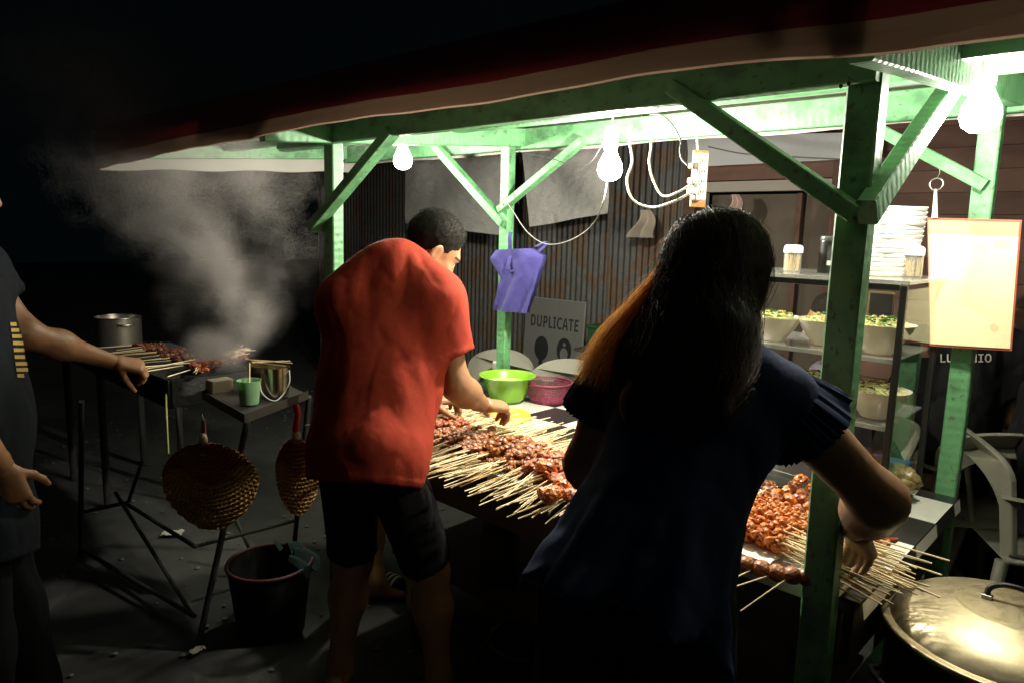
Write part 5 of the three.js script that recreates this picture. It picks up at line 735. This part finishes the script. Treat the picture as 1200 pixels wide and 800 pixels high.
// dark-clothed customer in the white chair by the table end, mostly out of the picture
{
  const F = headings(104), R = sideOf(F), pelvis = V(-0.25, 0.53, 3.3), neck = add(pelvis, UP1, 0.5, F, 0.0), head = add(neck, UP1, 0.19, F, 0.05);
  const hipL = add(pelvis, R, -0.09), hipR = add(pelvis, R, 0.09), knL = add(hipL, F, 0.42), knR = add(hipR, F, 0.42), anL = knL.clone().setY(0.08), anR = knR.clone().setY(0.08);
  const j = { pelvis, neck, head, face: F, shL: add(neck, R, -0.19, UP1, -0.06), shR: add(neck, R, 0.19, UP1, -0.06), hipL, hipR, knL, knR, anL, anR };
  j.elL = add(j.shL, UP1, -0.27, F, -0.06); j.elR = add(j.shR, UP1, -0.27, F, -0.06); j.wrL = add(j.elL, F, 0.24); j.wrR = add(j.elR, F, 0.24); j.handL = { dir: F, palm: UP1.clone().negate() }; j.handR = { dir: F, palm: UP1.clone().negate() };
  figure(j, { label: 'customer in black clothes sitting in the white chair by the table end', tone: [0.3, 0.15, 0.08], shirt: fabric(0.009, 0.009, 0.010), pants: fabric(0.015, 0.015, 0.02), pantsName: 'trousers', legLength: 1.9, sleeve: 0.95, seed: 31, build: 1.05 });
}

// ---------------------------------------------------------------- big pot by the table end
{
  const g = thing('stock_pot', 'big soot-dark cooking pot with a dented aluminium lid', 'pot', V(-0.185, 0, 1.775));
  part('pot', lathe([[0.0005, 0.32], [0.2, 0.32], [0.225, 0.34], [0.228, 0.69], [0.232, 0.70], [0.225, 0.70]], 64), std(rgb(0.035, 0.033, 0.03), 0.5, { metalness: 0.6 }), g);
  const alu = std(0xffffff, 0.3, { metalness: 1, map: tex(256, 256, (u, v) => { const k = 1 + 0.10 * per(u, v, 6, 4, 2) + 0.14 * per(u, v, 50, 2, 5) - 0.12 * smooth(0.16, 0.3, per(u, v, 9, 4, 8)); return [0.56 * k, 0.46 * k, 0.31 * k]; }, true, [3, 2]), roughnessMap: tex(128, 128, (u, v) => 0.47 + 0.12 * per(u, v, 8, 4, 6) + 0.12 * per(u, v, 40, 2, 3), false, [3, 2]), bumpMap: tex(128, 128, (u, v) => 0.5 + 0.6 * per(u, v, 4, 3, 9), false, [3, 2]), bumpScale: 0.0012 }); alu.roughness = 1;
  const lid = part('lid', lathe([[0.0005, 0.795], [0.02, 0.795], [0.085, 0.791], [0.096, 0.786], [0.100, 0.7885], [0.106, 0.785], [0.15, 0.774], [0.19, 0.757], [0.212, 0.740], [0.222, 0.724], [0.224, 0.7225], [0.238, 0.7245], [0.2425, 0.722], [0.2425, 0.714], [0.236, 0.71], [0.232, 0.703]], 96), alu, g);
  part('lid_knob', tube([H(-0.042, 0.796, 0.012), H(-0.04, 0.816, 0.01), H(-0.02, 0.829, 0.004), H(0.02, 0.829, -0.004), H(0.04, 0.816, -0.01), H(0.042, 0.796, -0.012)], 0.006, 24, 8), M.black, lid);
  for (const s of [-1, 1]) part('knob_bracket', new RoundedBoxGeometry(0.022, 0.01, 0.016, 1, 0.003).translate(s * 0.042, 0.798, s * -0.012), M.steel, lid);
  for (const s of [-1, 1]) { const h = part('handle', tube([H(s * 0.225, 0.62, -0.06), H(s * 0.275, 0.63, -0.05), H(s * 0.28, 0.63, 0.05), H(s * 0.225, 0.62, 0.06)], 0.007, 20, 8), M.black, g); h.rotation.y = 0.9; }
  const st = thing('burner_stand', 'low iron stand under the big pot', 'stand', V(-0.185, 0, 1.775)); part('ring', new THREE.TorusGeometry(0.2, 0.008, 8, 48).rotateX(Math.PI / 2).translate(0, 0.311, 0), M.sooty, st); for (let i = 0; i < 3; i++) { const a = i * 2.094 + 0.5; part('leg', rod(H(Math.cos(a) * 0.2, 0.305, Math.sin(a) * 0.2), H(Math.cos(a) * 0.24, 0, Math.sin(a) * 0.24), 0.009, 0.009, 8), M.sooty, st); }
  const lad = thing('steel_ladle', 'steel ladle handle lying beyond the pot lid', 'ladle'); part('handle', rod(PZ(1184, 651, 2.25), PZ(1215, 658, 2.2), 0.004, 0.004, 8), M.steel, lad); part('scoop', blob(0.03, 0.015, 0.03, 1, 0.03).translate(...PZ(1232, 662, 2.18).toArray()), M.steel, lad);
}
// ---------------------------------------------------------------- plastic garden chairs
const chairProto = (() => {
  const g = new THREE.Group(), m = phy(0xffffff, 0.45, { map: tex(128, 128, (u, v) => { const k = 1 + 0.25 * per(u, v, 5, 4, 2); return [0.33 * k, 0.31 * k, 0.26 * k]; }) });
  part('seat', sheet((u, v) => H((u - 0.5) * (0.44 - 0.05 * (1 - v)), 0.42 - 0.018 * Math.sin(u * Math.PI) * Math.sin(v * Math.PI) - 0.03 * Math.pow(Math.max(0, v - 0.85) / 0.15, 2), (v - 0.5) * 0.43), 20, 20), m, g);
  part('seat_rim', tube([H(-0.2, 0.412, -0.215), H(-0.225, 0.412, 0.1), H(-0.19, 0.395, 0.215), H(0.19, 0.395, 0.215), H(0.225, 0.412, 0.1), H(0.2, 0.412, -0.215)], 0.012, 40, 6), m, g);
  const sh = new THREE.Shape(); sh.moveTo(-0.2, 0); sh.lineTo(-0.225, 0.3); sh.bezierCurveTo(-0.22, 0.47, 0.22, 0.47, 0.225, 0.3); sh.lineTo(0.2, 0); sh.lineTo(0.155, 0); sh.lineTo(0.172, 0.19); sh.bezierCurveTo(0.14, 0.38, -0.14, 0.38, -0.172, 0.19); sh.lineTo(-0.155, 0); sh.lineTo(-0.2, 0);
  const back = new THREE.ExtrudeGeometry(sh, { depth: 0.012, bevelEnabled: true, bevelSize: 0.004, bevelThickness: 0.004, bevelSegments: 2, curveSegments: 20 }); { const p = back.attributes.position; for (let i = 0; i < p.count; i++) p.setZ(i, p.getZ(i) + 1.1 * p.getX(i) * p.getX(i)); back.computeVertexNormals(); } back.rotateX(-0.2); back.translate(0, 0.415, -0.225); part('backrest', back, m, g);
  for (const s of [-1, 1]) { part('armrest', sheet((u, v) => { const cv = [H(s * 0.225, 0.66, -0.26), H(s * 0.265, 0.655, -0.1), H(s * 0.275, 0.645, 0.1), H(s * 0.25, 0.6, 0.2), H(s * 0.235, 0.41, 0.205)], p = new THREE.CatmullRomCurve3(cv).getPoint(u); p.x += (v - 0.5) * 0.045 * (u < 0.7 ? 1 : 0.7); p.y += 0.006 * Math.sin(v * Math.PI); return p; }, 30, 4), m, g);
    part('leg', rod(H(s * 0.215, 0.41, 0.2), H(s * 0.25, 0, 0.235), 0.024, 0.017, 8), m, g); part('leg', rod(H(s * 0.195, 0.41, -0.21), H(s * 0.24, 0, -0.27), 0.024, 0.017, 8), m, g); }
  return g;
})();
function chair(p, heading, label, s = 1) { const c = chairProto.clone(); c.name = numbered('plastic_chair'); const F = headings(heading); c.position.copy(p).setY(0); c.rotation.y = Math.atan2(F.x, F.z); c.scale.setScalar(s); scene.add(c); tag(c, label, 'chair', 'white plastic garden chairs'); }
chair(PY(563, 425, 0.80), -150, 'empty plastic chair against the fence behind the cook\'s arm'); chair(PY(664, 440, 0.80), -170, 'empty plastic chair behind the maroon basket');
chair(V(-0.27, 0, 3.3), 104, 'plastic chair by the table end with a dark-clothed customer'); chair(PZ(1132, 540, 3.47), 6, 'plastic chair under the customer with white letters on the shirt'); chair(PZ(973, 520, 2.97), -75, 'plastic chair behind the glass food case');
chair(V(0.35, 0, 3.72), 40, 'empty plastic chair standing against the clapboard wall');
{ // red bucket behind the case, green tub by the fence
  const g = thing('plastic_pail', 'red plastic pail behind the glass food case', 'pail', PZ(895, 440, 3.1).setY(0.72)); part('shell', lathe([[0.0005, 0], [0.09, 0], [0.115, 0.2], [0.12, 0.205], [0.112, 0.2], [0.088, 0.004], [0.0005, 0.004]], 36), phy(rgb(0.30, 0.035, 0.02), 0.4), g);
  const t = thing('side_table', 'dark wooden side table carrying the red pail', 'table', PZ(895, 440, 3.1).setY(0)); part('tabletop', new RoundedBoxGeometry(0.5, 0.025, 0.4, 1, 0.004).translate(0, 0.705, 0), std(rgb(0.06, 0.04, 0.03), 0.8), t); for (const x of [-0.21, 0.21]) for (const z of [-0.16, 0.16]) part('leg', rod(H(x, 0, z), H(x, 0.69, z), 0.018, 0.018, 8), std(rgb(0.05, 0.035, 0.03), 0.8), t);
  const b = thing('low_bench', 'dark green low bench with a folded cloth behind the basin', 'bench', PY(640, 462, 0.72).setY(0)); b.rotation.y = 0.2; const gm = std(rgb(0.03, 0.09, 0.035), 0.6); part('seat', new RoundedBoxGeometry(0.9, 0.04, 0.3, 1, 0.006).translate(0, 0.70, -0.16), gm, b); for (const x of [-0.38, 0.38]) for (const z of [-0.28, -0.04]) part('leg', rod(H(x, 0, z), H(x, 0.68, z), 0.02, 0.02, 8), gm, b);
  const f = thing('green_crate', 'small green plastic crate beyond the woman\'s hair', 'crate', PZ(712, 396, 3.7)); part('shell', new RoundedBoxGeometry(0.2, 0.14, 0.16, 2, 0.01), phy(rgb(0.012, 0.06, 0.018), 0.5), f); part('rim', new RoundedBoxGeometry(0.215, 0.02, 0.175, 2, 0.006).translate(0, 0.07, 0), phy(rgb(0.012, 0.07, 0.02), 0.5), f);
  const sh = thing('wall_shelf', 'small dark shelf on the fence under the green crate', 'shelf', PZ(712, 396, 3.7).add(H(0, -0.09, -0.08))); part('board', new RoundedBoxGeometry(0.4, 0.02, 0.34, 1, 0.003), std(rgb(0.06, 0.045, 0.03), 0.8), sh); for (const x of [-0.15, 0.15]) part('bracket', rod(H(x, -0.01, 0.12), H(x, -0.2, -0.16), 0.01, 0.01, 6), M.sooty, sh);
}

// ---------------------------------------------------------------- charcoal grill
const GY = 0.88;
const gp = (px, py, y = GY) => PY(px, py, y);
{
  const g = thing('charcoal_grill', 'soot-black charcoal grill on iron legs with a side tray', 'grill');
  const x0 = -3.95, x1 = -2.97, z0 = 1.12, z1 = 1.50;
  part('trough', box((x0 + x1) / 2, GY - 0.085, (z0 + z1) / 2, x1 - x0, 0.012, z1 - z0), M.sooty, g);
  for (const z of [z0, z1]) part('side_wall', box((x0 + x1) / 2, GY - 0.03, z, x1 - x0, 0.12, 0.012), M.sooty, g); for (const x of [x0, x1]) part('end_wall', box(x, GY - 0.03, (z0 + z1) / 2, 0.012, 0.118, z1 - z0 - 0.014), M.sooty, g);
  for (let i = 0; i < 46; i++) { const x = lerp(x0 + 0.03, x1 - 0.03, i / 45); part('grate_bar', rod(V(x, GY + 0.027, z0 + 0.008), V(x, GY + 0.027, z1 - 0.008), 0.003, 0.003, 5), M.sooty, g); }
  // side tray at the stall end
  const c = [gp(236, 461), gp(286, 489), gp(361, 461), gp(312, 437)];
  part('side_tray', sheet((u, v) => mix3(mix3(c[0], c[1], u), mix3(c[3], c[2], u), v), 8, 8), std(rgb(0.035, 0.03, 0.026), 0.5, { metalness: 0.3 }), g);
  const lip = (a, b) => part('tray_lip', sheet((u, v) => mix3(a, b, u).add(H(0, lerp(-0.022, 0.012, v), 0)), 10, 1), std(rgb(0.06, 0.05, 0.04), 0.4, { metalness: 0.5 }), g); lip(c[0], c[1]); lip(c[1], c[2]); lip(c[2], c[3]); lip(c[3], c[0]);
  const leg = (a, b) => part('leg', rod(a, b, 0.011, 0.011, 8), M.sooty, g);
  leg(c[1].clone().add(H(-0.02, -0.02, -0.02)), PY(231, 760, 0)); leg(gp(95, 470, GY - 0.08), PY(94, 650, 0)); leg(c[2].clone().add(H(-0.03, -0.02, -0.02)), PY(344, 645, 0)); leg(V(x0 + 0.03, GY - 0.09, z1), V(x0 + 0.03, 0, z1 + 0.05));
  const br = (a, b) => part('cross_brace', rod(a, b, 0.009, 0.009, 6), M.sooty, g);
  br(PY(94, 600, 0.2), PY(150, 588, 0.25)); br(PY(148, 590, 0.24), PY(228, 640, 0.24)); br(PY(135, 577, 0.3), PY(225, 720, 0.05)); br(PY(98, 645, 0.08), PY(228, 722, 0.06)); br(PY(275, 606, 0.26), PY(300, 660, 0.05)); br(PY(228, 640, 0.24), PY(344, 610, 0.24)); br(PY(150, 588, 0.25), PY(166, 540, 0.42));
  // coals
  const cm = std(rgb(0.03, 0.028, 0.027), 0.95), lst = []; for (let i = 0; i < 420; i++) { const q = blob(rr(0.012, 0.024), rr(0.01, 0.018), rr(0.012, 0.02), i, 0.4, 1); q.rotateY(rr(0, 6)); const v = V(rr(x0 + 0.04, x1 - 0.04), GY - 0.062 + rr(0, 0.02), rr(z0 + 0.04, z1 - 0.04)); q.translate(v.x, v.y, v.z); lst.push(q); } const co = part('charcoal', mergeGeometries(lst), cm, g); co.userData.kind = 'stuff';
}
{
  // skewers on the grate, across it
  const lab = 'meat skewer cooking across the smoking grate', grp = 'skewers on the grill grate';
  for (let i = 0; i < 20; i++) { const t = i / 19, c = PY(lerp(280, 226, t) + rr(-10, 10), lerp(414, 434, t) + rr(-3, 3), GY + 0.05); skewer(rnd() < 0.5 ? 'ember' : 'red', V(c.x, GY + 0.045 + rr(0, 0.03), -c.z), rr(-0.35, 0.35) - 0.55 + (rnd() < 0.4 ? Math.PI : 0), rr(-0.05, 0.05), lab, grp, 0, rr(0.08, 0.14)); }
  for (let i = 0; i < 11; i++) skewer('ember', V(-3.25 - i * 0.06 + rr(-0.02, 0.02), GY + 0.045, 1.3 + rr(-0.03, 0.03)), toF + rr(-0.25, 0.25), 0, lab, grp, 0, 0.14);
  // those held in the griller's hand
  for (const [a, b] of [[[160, 434], [228, 421]], [[158, 437], [214, 428]], [[165, 430], [222, 425]], [[196, 441], [222, 433]]]) { const p = PD(...a, 2.62), q = PD(...b, 2.86), L = q.clone().sub(p); solo('bare_stick', rod(p, q, 0.0024, 0.002, 6), M.bambooPale, 'pale skewer stick gripped in the griller\'s hand', 'stick', 'sticks in the griller\'s hand'); }
  const hm = []; for (let i = 0; i < 26; i++) { const c = PD(rr(218, 285), 0, 2.8); const px = rr(222, 292), py = lerp(430, 416, (px - 222) / 70) + rr(-7, 7); const m = solo('grilling_meat', uvSph(blob(rr(0.016, 0.028), rr(0.009, 0.013), rr(0.012, 0.018), i * 1.9, 0.5)), i % 3 ? MEAT.red : MEAT.raw, 'reddish meat piece roasting in the smoke over the grate', 'meat', 'meat roasting over the coals', PY(px, py, GY + 0.06 + rr(0, 0.02))); m.rotation.set(rr(-0.4, 0.4), rr(0, 6), 0); }
  const fan = []; for (let i = 0; i < 9; i++) { const a = PY(rr(258, 275), rr(410, 420), GY + 0.08), b = PY(rr(284, 300), rr(406, 416), GY + 0.09); solo('bare_stick', rod(a, b, 0.0022, 0.0019, 6), M.bambooPale, 'pale stick end of a skewer above the side tray', 'stick', 'stick ends above the side tray'); }
  for (let i = 0; i < 5; i++) { const a = PY(290 + rr(-6, 6), 423 + rr(-3, 3), GY + 0.115), b = PY(rr(322, 342), rr(418, 430), GY + 0.125); solo('bare_stick', rod(a, b, 0.0022, 0.0019, 6), M.bamboo, 'stick lying across the pail on the side tray', 'stick', 'sticks across the pail'); }
  const cup = thing('plastic_cup', 'pale green translucent cup on the grill side tray', 'cup', gp(292, 473, GY + 0.004)); part('cup', lathe([[0.0005, 0.0], [0.032, 0.0], [0.034, 0.004], [0.043, 0.088], [0.045, 0.092], [0.0425, 0.09], [0.0325, 0.006], [0.0005, 0.004]], 36), phy(rgb(0.32, 0.55, 0.30), 0.35, { transmission: 0.45, thickness: 0 }), cup); part('liquid', lathe([[0.0005, 0.006], [0.0315, 0.006], [0.038, 0.06], [0.0005, 0.06]], 36), phy(rgb(0.2, 0.32, 0.10), 0.2), cup); part('brush_handle', rod(H(0, 0.02, 0), H(-0.03, 0.15, -0.02), 0.004, 0.003, 6), M.bamboo, cup);
  const pail = thing('metal_pail', 'small shiny metal pail with a white wire handle on the side tray', 'pail', gp(324, 464, GY + 0.004)); part('pail', lathe([[0.0005, 0], [0.045, 0], [0.047, 0.003], [0.05, 0.115], [0.053, 0.118], [0.05, 0.117], [0.046, 0.005], [0.0005, 0.004]], 40), std(rgb(0.55, 0.47, 0.36), 0.25, { metalness: 1 }), pail); const hF = headings(0), hs = sideOf(hF); part('handle', tube([H(0, 0.105, 0).addScaledVector(hs, 0.052), H(0, 0.06, 0).addScaledVector(hs, 0.062).addScaledVector(hF, -0.04), H(0, -0.0, 0).addScaledVector(hs, 0.02).addScaledVector(hF, -0.075), H(0, 0.03, 0).addScaledVector(hs, -0.04).addScaledVector(hF, -0.055), H(0, 0.105, 0).addScaledVector(hs, -0.052)], 0.0028, 40, 6), std(rgb(0.7, 0.69, 0.66), 0.4), pail);
  const tin = thing('sauce_tin', 'dark tin of basting sauce beside the metal pail', 'tin', gp(304, 456, GY + 0.004)); part('tin', lathe([[0.0005, 0], [0.042, 0], [0.044, 0.1], [0.042, 0.102], [0.041, 0.005], [0.0005, 0.004]], 36), std(rgb(0.12, 0.09, 0.05), 0.4, { metalness: 0.6 }), tin); part('sauce', lathe([[0.0005, 0.085], [0.041, 0.085]], 24), phy(rgb(0.28, 0.12, 0.02), 0.15), tin);
  const blk = thing('fire_brick', 'pale worn brick propping the grill edge', 'brick', gp(257, 452, GY + 0.02)); part('brick', new RoundedBoxGeometry(0.06, 0.06, 0.09, 2, 0.006), std(rgb(0.24, 0.19, 0.13), 0.9), blk);
  const pot = thing('steam_pot', 'tall dull aluminium pot standing beyond the grill', 'pot', PY(140, 412, 0.80)); part('pot', lathe([[0.0005, 0], [0.115, 0], [0.12, 0.01], [0.12, 0.2], [0.126, 0.203], [0.118, 0.2], [0.116, 0.012], [0.0005, 0.006]], 44), std(rgb(0.42, 0.38, 0.32), 0.35, { metalness: 0.9 }), pot); part('rim', new THREE.TorusGeometry(0.122, 0.004, 8, 44).rotateX(Math.PI / 2).translate(0, 0.203, 0), M.steel, pot); for (const s of [-1, 1]) part('handle', tube([H(s * 0.12, 0.17, -0.04), H(s * 0.15, 0.17, -0.03), H(s * 0.15, 0.17, 0.03), H(s * 0.12, 0.17, 0.04)], 0.005, 16, 6), M.steel, pot);
  const pt = thing('back_bench', 'low dark bench behind the grill carrying the aluminium pot', 'bench', PY(140, 412, 0.80).setY(0)); part('bench_top', new RoundedBoxGeometry(0.7, 0.03, 0.5, 1, 0.004).translate(0, 0.783, 0), M.sooty, pt); for (const x of [-0.3, 0.3]) for (const z of [-0.2, 0.2]) part('leg', rod(H(x, 0, z), H(x, 0.77, z), 0.02, 0.02, 8), M.sooty, pt);
}
{ // woven fans hanging under the tray
  const weave = (s) => tex(256, 256, (u, v) => { const X = u - 0.5, Y = v; const rings = Math.hypot(X, Y - 0.9), band = Math.floor(rings * 34), ang = Math.atan2(X, 0.95 - Y), cell = Math.floor(ang * 26 + (band % 2) * 0.5); const n = 1 + 0.35 * per(u, v, 20, 3, s), red = (v > 0.62 + 0.1 * Math.sin(u * 9)) ? 1 : 0, alt = (cell + band) % 2; const c = red && alt ? [0.30, 0.04, 0.03] : alt ? [0.60, 0.38, 0.14] : [0.42, 0.24, 0.08]; return c.map((k) => k * n); });
  const fanGeo = (W, Hh) => sheet((u, v) => { const t = v, w = W * Math.pow(Math.max(0.0008, Math.sin(Math.PI * Math.pow(clamp(t * 0.985 + 0.004, 0, 1), 1.12))), 0.5) , x = (u - 0.5) * 2 * w; const rings = Math.hypot(x, (1 - t) * Hh + 0.02), ang = Math.atan2(x, (1 - t) * Hh + 0.02); const rib = 0.0045 * Math.sin(rings * 420) + 0.003 * Math.sin(ang * 90 + Math.floor(rings * 66) * Math.PI); const dip = t > 0.86 ? -0.06 * (t - 0.86) / 0.14 * (1 - Math.min(1, Math.abs(x) / (W * 0.5))) : 0; return H(x, -Hh * (1 - t) + dip * 0, 0.02 * (1 - (x / W) ** 2) + rib); }, 110, 130);
  const mk = (p, heading, W, Hh, label, s, net) => { const g = thing('woven_fan', label, 'fan', p); const F = headings(heading); g.rotation.y = Math.atan2(F.x, F.z); part('woven_leaf', fanGeo(W, Hh), std(0xffffff, 0.75, { map: weave(s) }), g); part('binding', new THREE.SphereGeometry(0.014, 16, 12).scale(1, 1.6, 1).translate(0, 0.012, 0.012), std(rgb(0.45, 0.34, 0.22), 0.7), g); return g; };
  const f1 = mk(PD(240, 517, 2.5), 180, 0.172, 0.32, 'wide heart-shaped woven straw fan with a red top under the grill', 1, 0); f1.rotation.z = 0.08; part('handle', rod(H(0, 0, 0.01), H(0.004, 0.08, 0.0), 0.009, 0.007, 8), std(rgb(0.2, 0.03, 0.03), 0.6), f1);
  const f2 = mk(PD(348, 512, 2.55), 180, 0.082, 0.29, 'narrow woven fan with a red plastic handle below the side tray', 4, 1); part('handle', tube([H(0, 0.0, 0.01), H(0, 0.04, 0.012), H(0.006, 0.09, 0.006), H(-0.004, 0.12, 0)], 0.012, 20, 8), phy(rgb(0.42, 0.02, 0.03), 0.35), f2);
  const cordM = std(rgb(0.25, 0.28, 0.06), 0.7); solo('frayed_rope', tube([gp(194, 462, GY - 0.02), PD(195, 490, 2.62), PD(197, 532, 2.5)], 0.004, 12, 6), cordM, 'faded yellow-green cord hanging from the grill above the fan', 'rope');
  solo('fan_cord', tube([PD(236, 485, 2.62), PD(240, 500, 2.54), PD(241, 512, 2.5)], 0.003, 10, 5), M.darkWire, 'dark cord tying the straw fan to the side tray', 'cord');
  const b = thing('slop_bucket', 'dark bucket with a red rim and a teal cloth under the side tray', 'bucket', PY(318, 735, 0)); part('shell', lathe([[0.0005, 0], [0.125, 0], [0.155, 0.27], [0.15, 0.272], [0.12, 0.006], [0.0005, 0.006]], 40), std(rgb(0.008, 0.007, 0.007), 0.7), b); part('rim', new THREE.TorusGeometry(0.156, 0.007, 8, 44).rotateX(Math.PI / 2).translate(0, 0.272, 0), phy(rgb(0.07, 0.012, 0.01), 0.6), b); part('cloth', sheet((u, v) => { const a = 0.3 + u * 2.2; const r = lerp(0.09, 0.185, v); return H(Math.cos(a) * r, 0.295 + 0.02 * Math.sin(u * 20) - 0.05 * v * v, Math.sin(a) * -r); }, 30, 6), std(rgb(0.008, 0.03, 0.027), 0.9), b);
}
{ // slipper of the hidden helper: three pale bars on a dark strap
  const c = PY(455, 690, 0.0), F = PY(472, 697, 0).sub(PY(441, 684, 0)).normalize(), S = sideOf(F), g = thing('slide_sandal', 'black slide sandal with three white bars on the strap', 'sandal', c);
  const rot = Math.atan2(F.x, F.z); g.rotation.y = rot; part('sole', new RoundedBoxGeometry(0.095, 0.022, 0.25, 3, 0.01).translate(0, 0.012, -0.03), std(rgb(0.012, 0.012, 0.012), 0.6), g);
  const strap = (z0, z1, r, m, nm) => part(nm, sheet((u, v) => { const a = Math.PI * u; return H(Math.cos(a) * (0.05 + r), 0.02 + Math.sin(a) * (0.052 + r), lerp(z0, z1, v)); }, 24, 2), m, g); strap(-0.015, 0.075, 0, std(rgb(0.012, 0.012, 0.012), 0.5), 'strap'); for (const k of [0, 1, 2]) strap(-0.005 + k * 0.026, 0.007 + k * 0.026, 0.0022, std(rgb(0.72, 0.71, 0.68), 0.5), 'white_bar');
}

// ---------------------------------------------------------------- smoke: millions of fine specks drifting over the grill, in small puffs
{
  const P = [], I = []; for (let i = 0; i < 220; i++) { const r = 0.055 * Math.pow(rnd(), 0.5), a = rr(0, 6.283), c = rr(-1, 1), sn = Math.sqrt(1 - c * c), o = H(r * sn * Math.cos(a), r * c, r * sn * Math.sin(a)), e = rr(0.00013, 0.00024), b = P.length / 3; for (const [x, y, z] of [[1, 1, 1], [-1, -1, 1], [-1, 1, -1], [1, -1, -1]]) P.push(o.x + x * e, o.y + y * e, o.z + z * e); I.push(b, b + 1, b + 2, b, b + 3, b + 1, b, b + 2, b + 3, b + 1, b + 3, b + 2); }
  const puff = new THREE.BufferGeometry(); puff.setAttribute('position', new THREE.Float32BufferAttribute(P, 3)); puff.setIndex(I); puff.computeVertexNormals();
  const n = 26000, im = new THREE.InstancedMesh(puff, std(rgb(0.66, 0.61, 0.59), 1), n), m4 = new THREE.Matrix4(), q = new THREE.Quaternion(), e = new THREE.Euler(), sc = new THREE.Vector3();
  const base = PY(246, 424, 0.95); let k = 0, tries = 0;
  while (k < n && tries < 3000000) {
    tries++;
    const far = rnd() < 0.16;                                                                                     // a thin veil that has drifted off to the right, above the roof
    const h = far ? rr(1.0, 1.75) : Math.pow(rnd(), 1.15) * 1.3, spread = 0.06 + 0.34 * Math.pow(h, 0.8), drift = far ? rr(-0.4, 1.5) : 0.13 * Math.sin(h * 3.0 + 0.2) - 0.13 * h;
    const x = (rnd() + rnd() + rnd() - 1.5) * 1.25 * spread + drift, z = (rnd() + rnd() + rnd() - 1.5) * 0.9 * spread + (far ? 0.1 : 0);
    const wx = x + 0.09 * N.noise(x * 4, h * 3, 2.2), wh = h + 0.09 * N.noise(x * 4 + 7, h * 3, 5.1);
    const d = fbm(wx * 3.4 + 3, wh * 2.6 - 2, z * 3.4, 4) + 0.30 * N.noise(wx * 1.5, wh * 1.3 + 5, z * 1.5); if (d < rr(-0.22, 0.40)) continue;
    const p = base.clone().addScaledVector(R0, x).addScaledVector(FWD, z).add(H(0, h, 0)), s = rr(0.5, 1.15);
    e.set(rr(0, 6), rr(0, 6), rr(0, 6)); m4.compose(p, q.setFromEuler(e), sc.set(s, s, s)); im.setMatrixAt(k++, m4);
  }
  im.count = k; im.name = 'smoke'; tag(im, 'grey smoke curling up from the charcoal grill', 'smoke', null, 'stuff'); im.castShadow = im.receiveShadow = true; scene.add(im);
}

renderer.render(scene, camera);
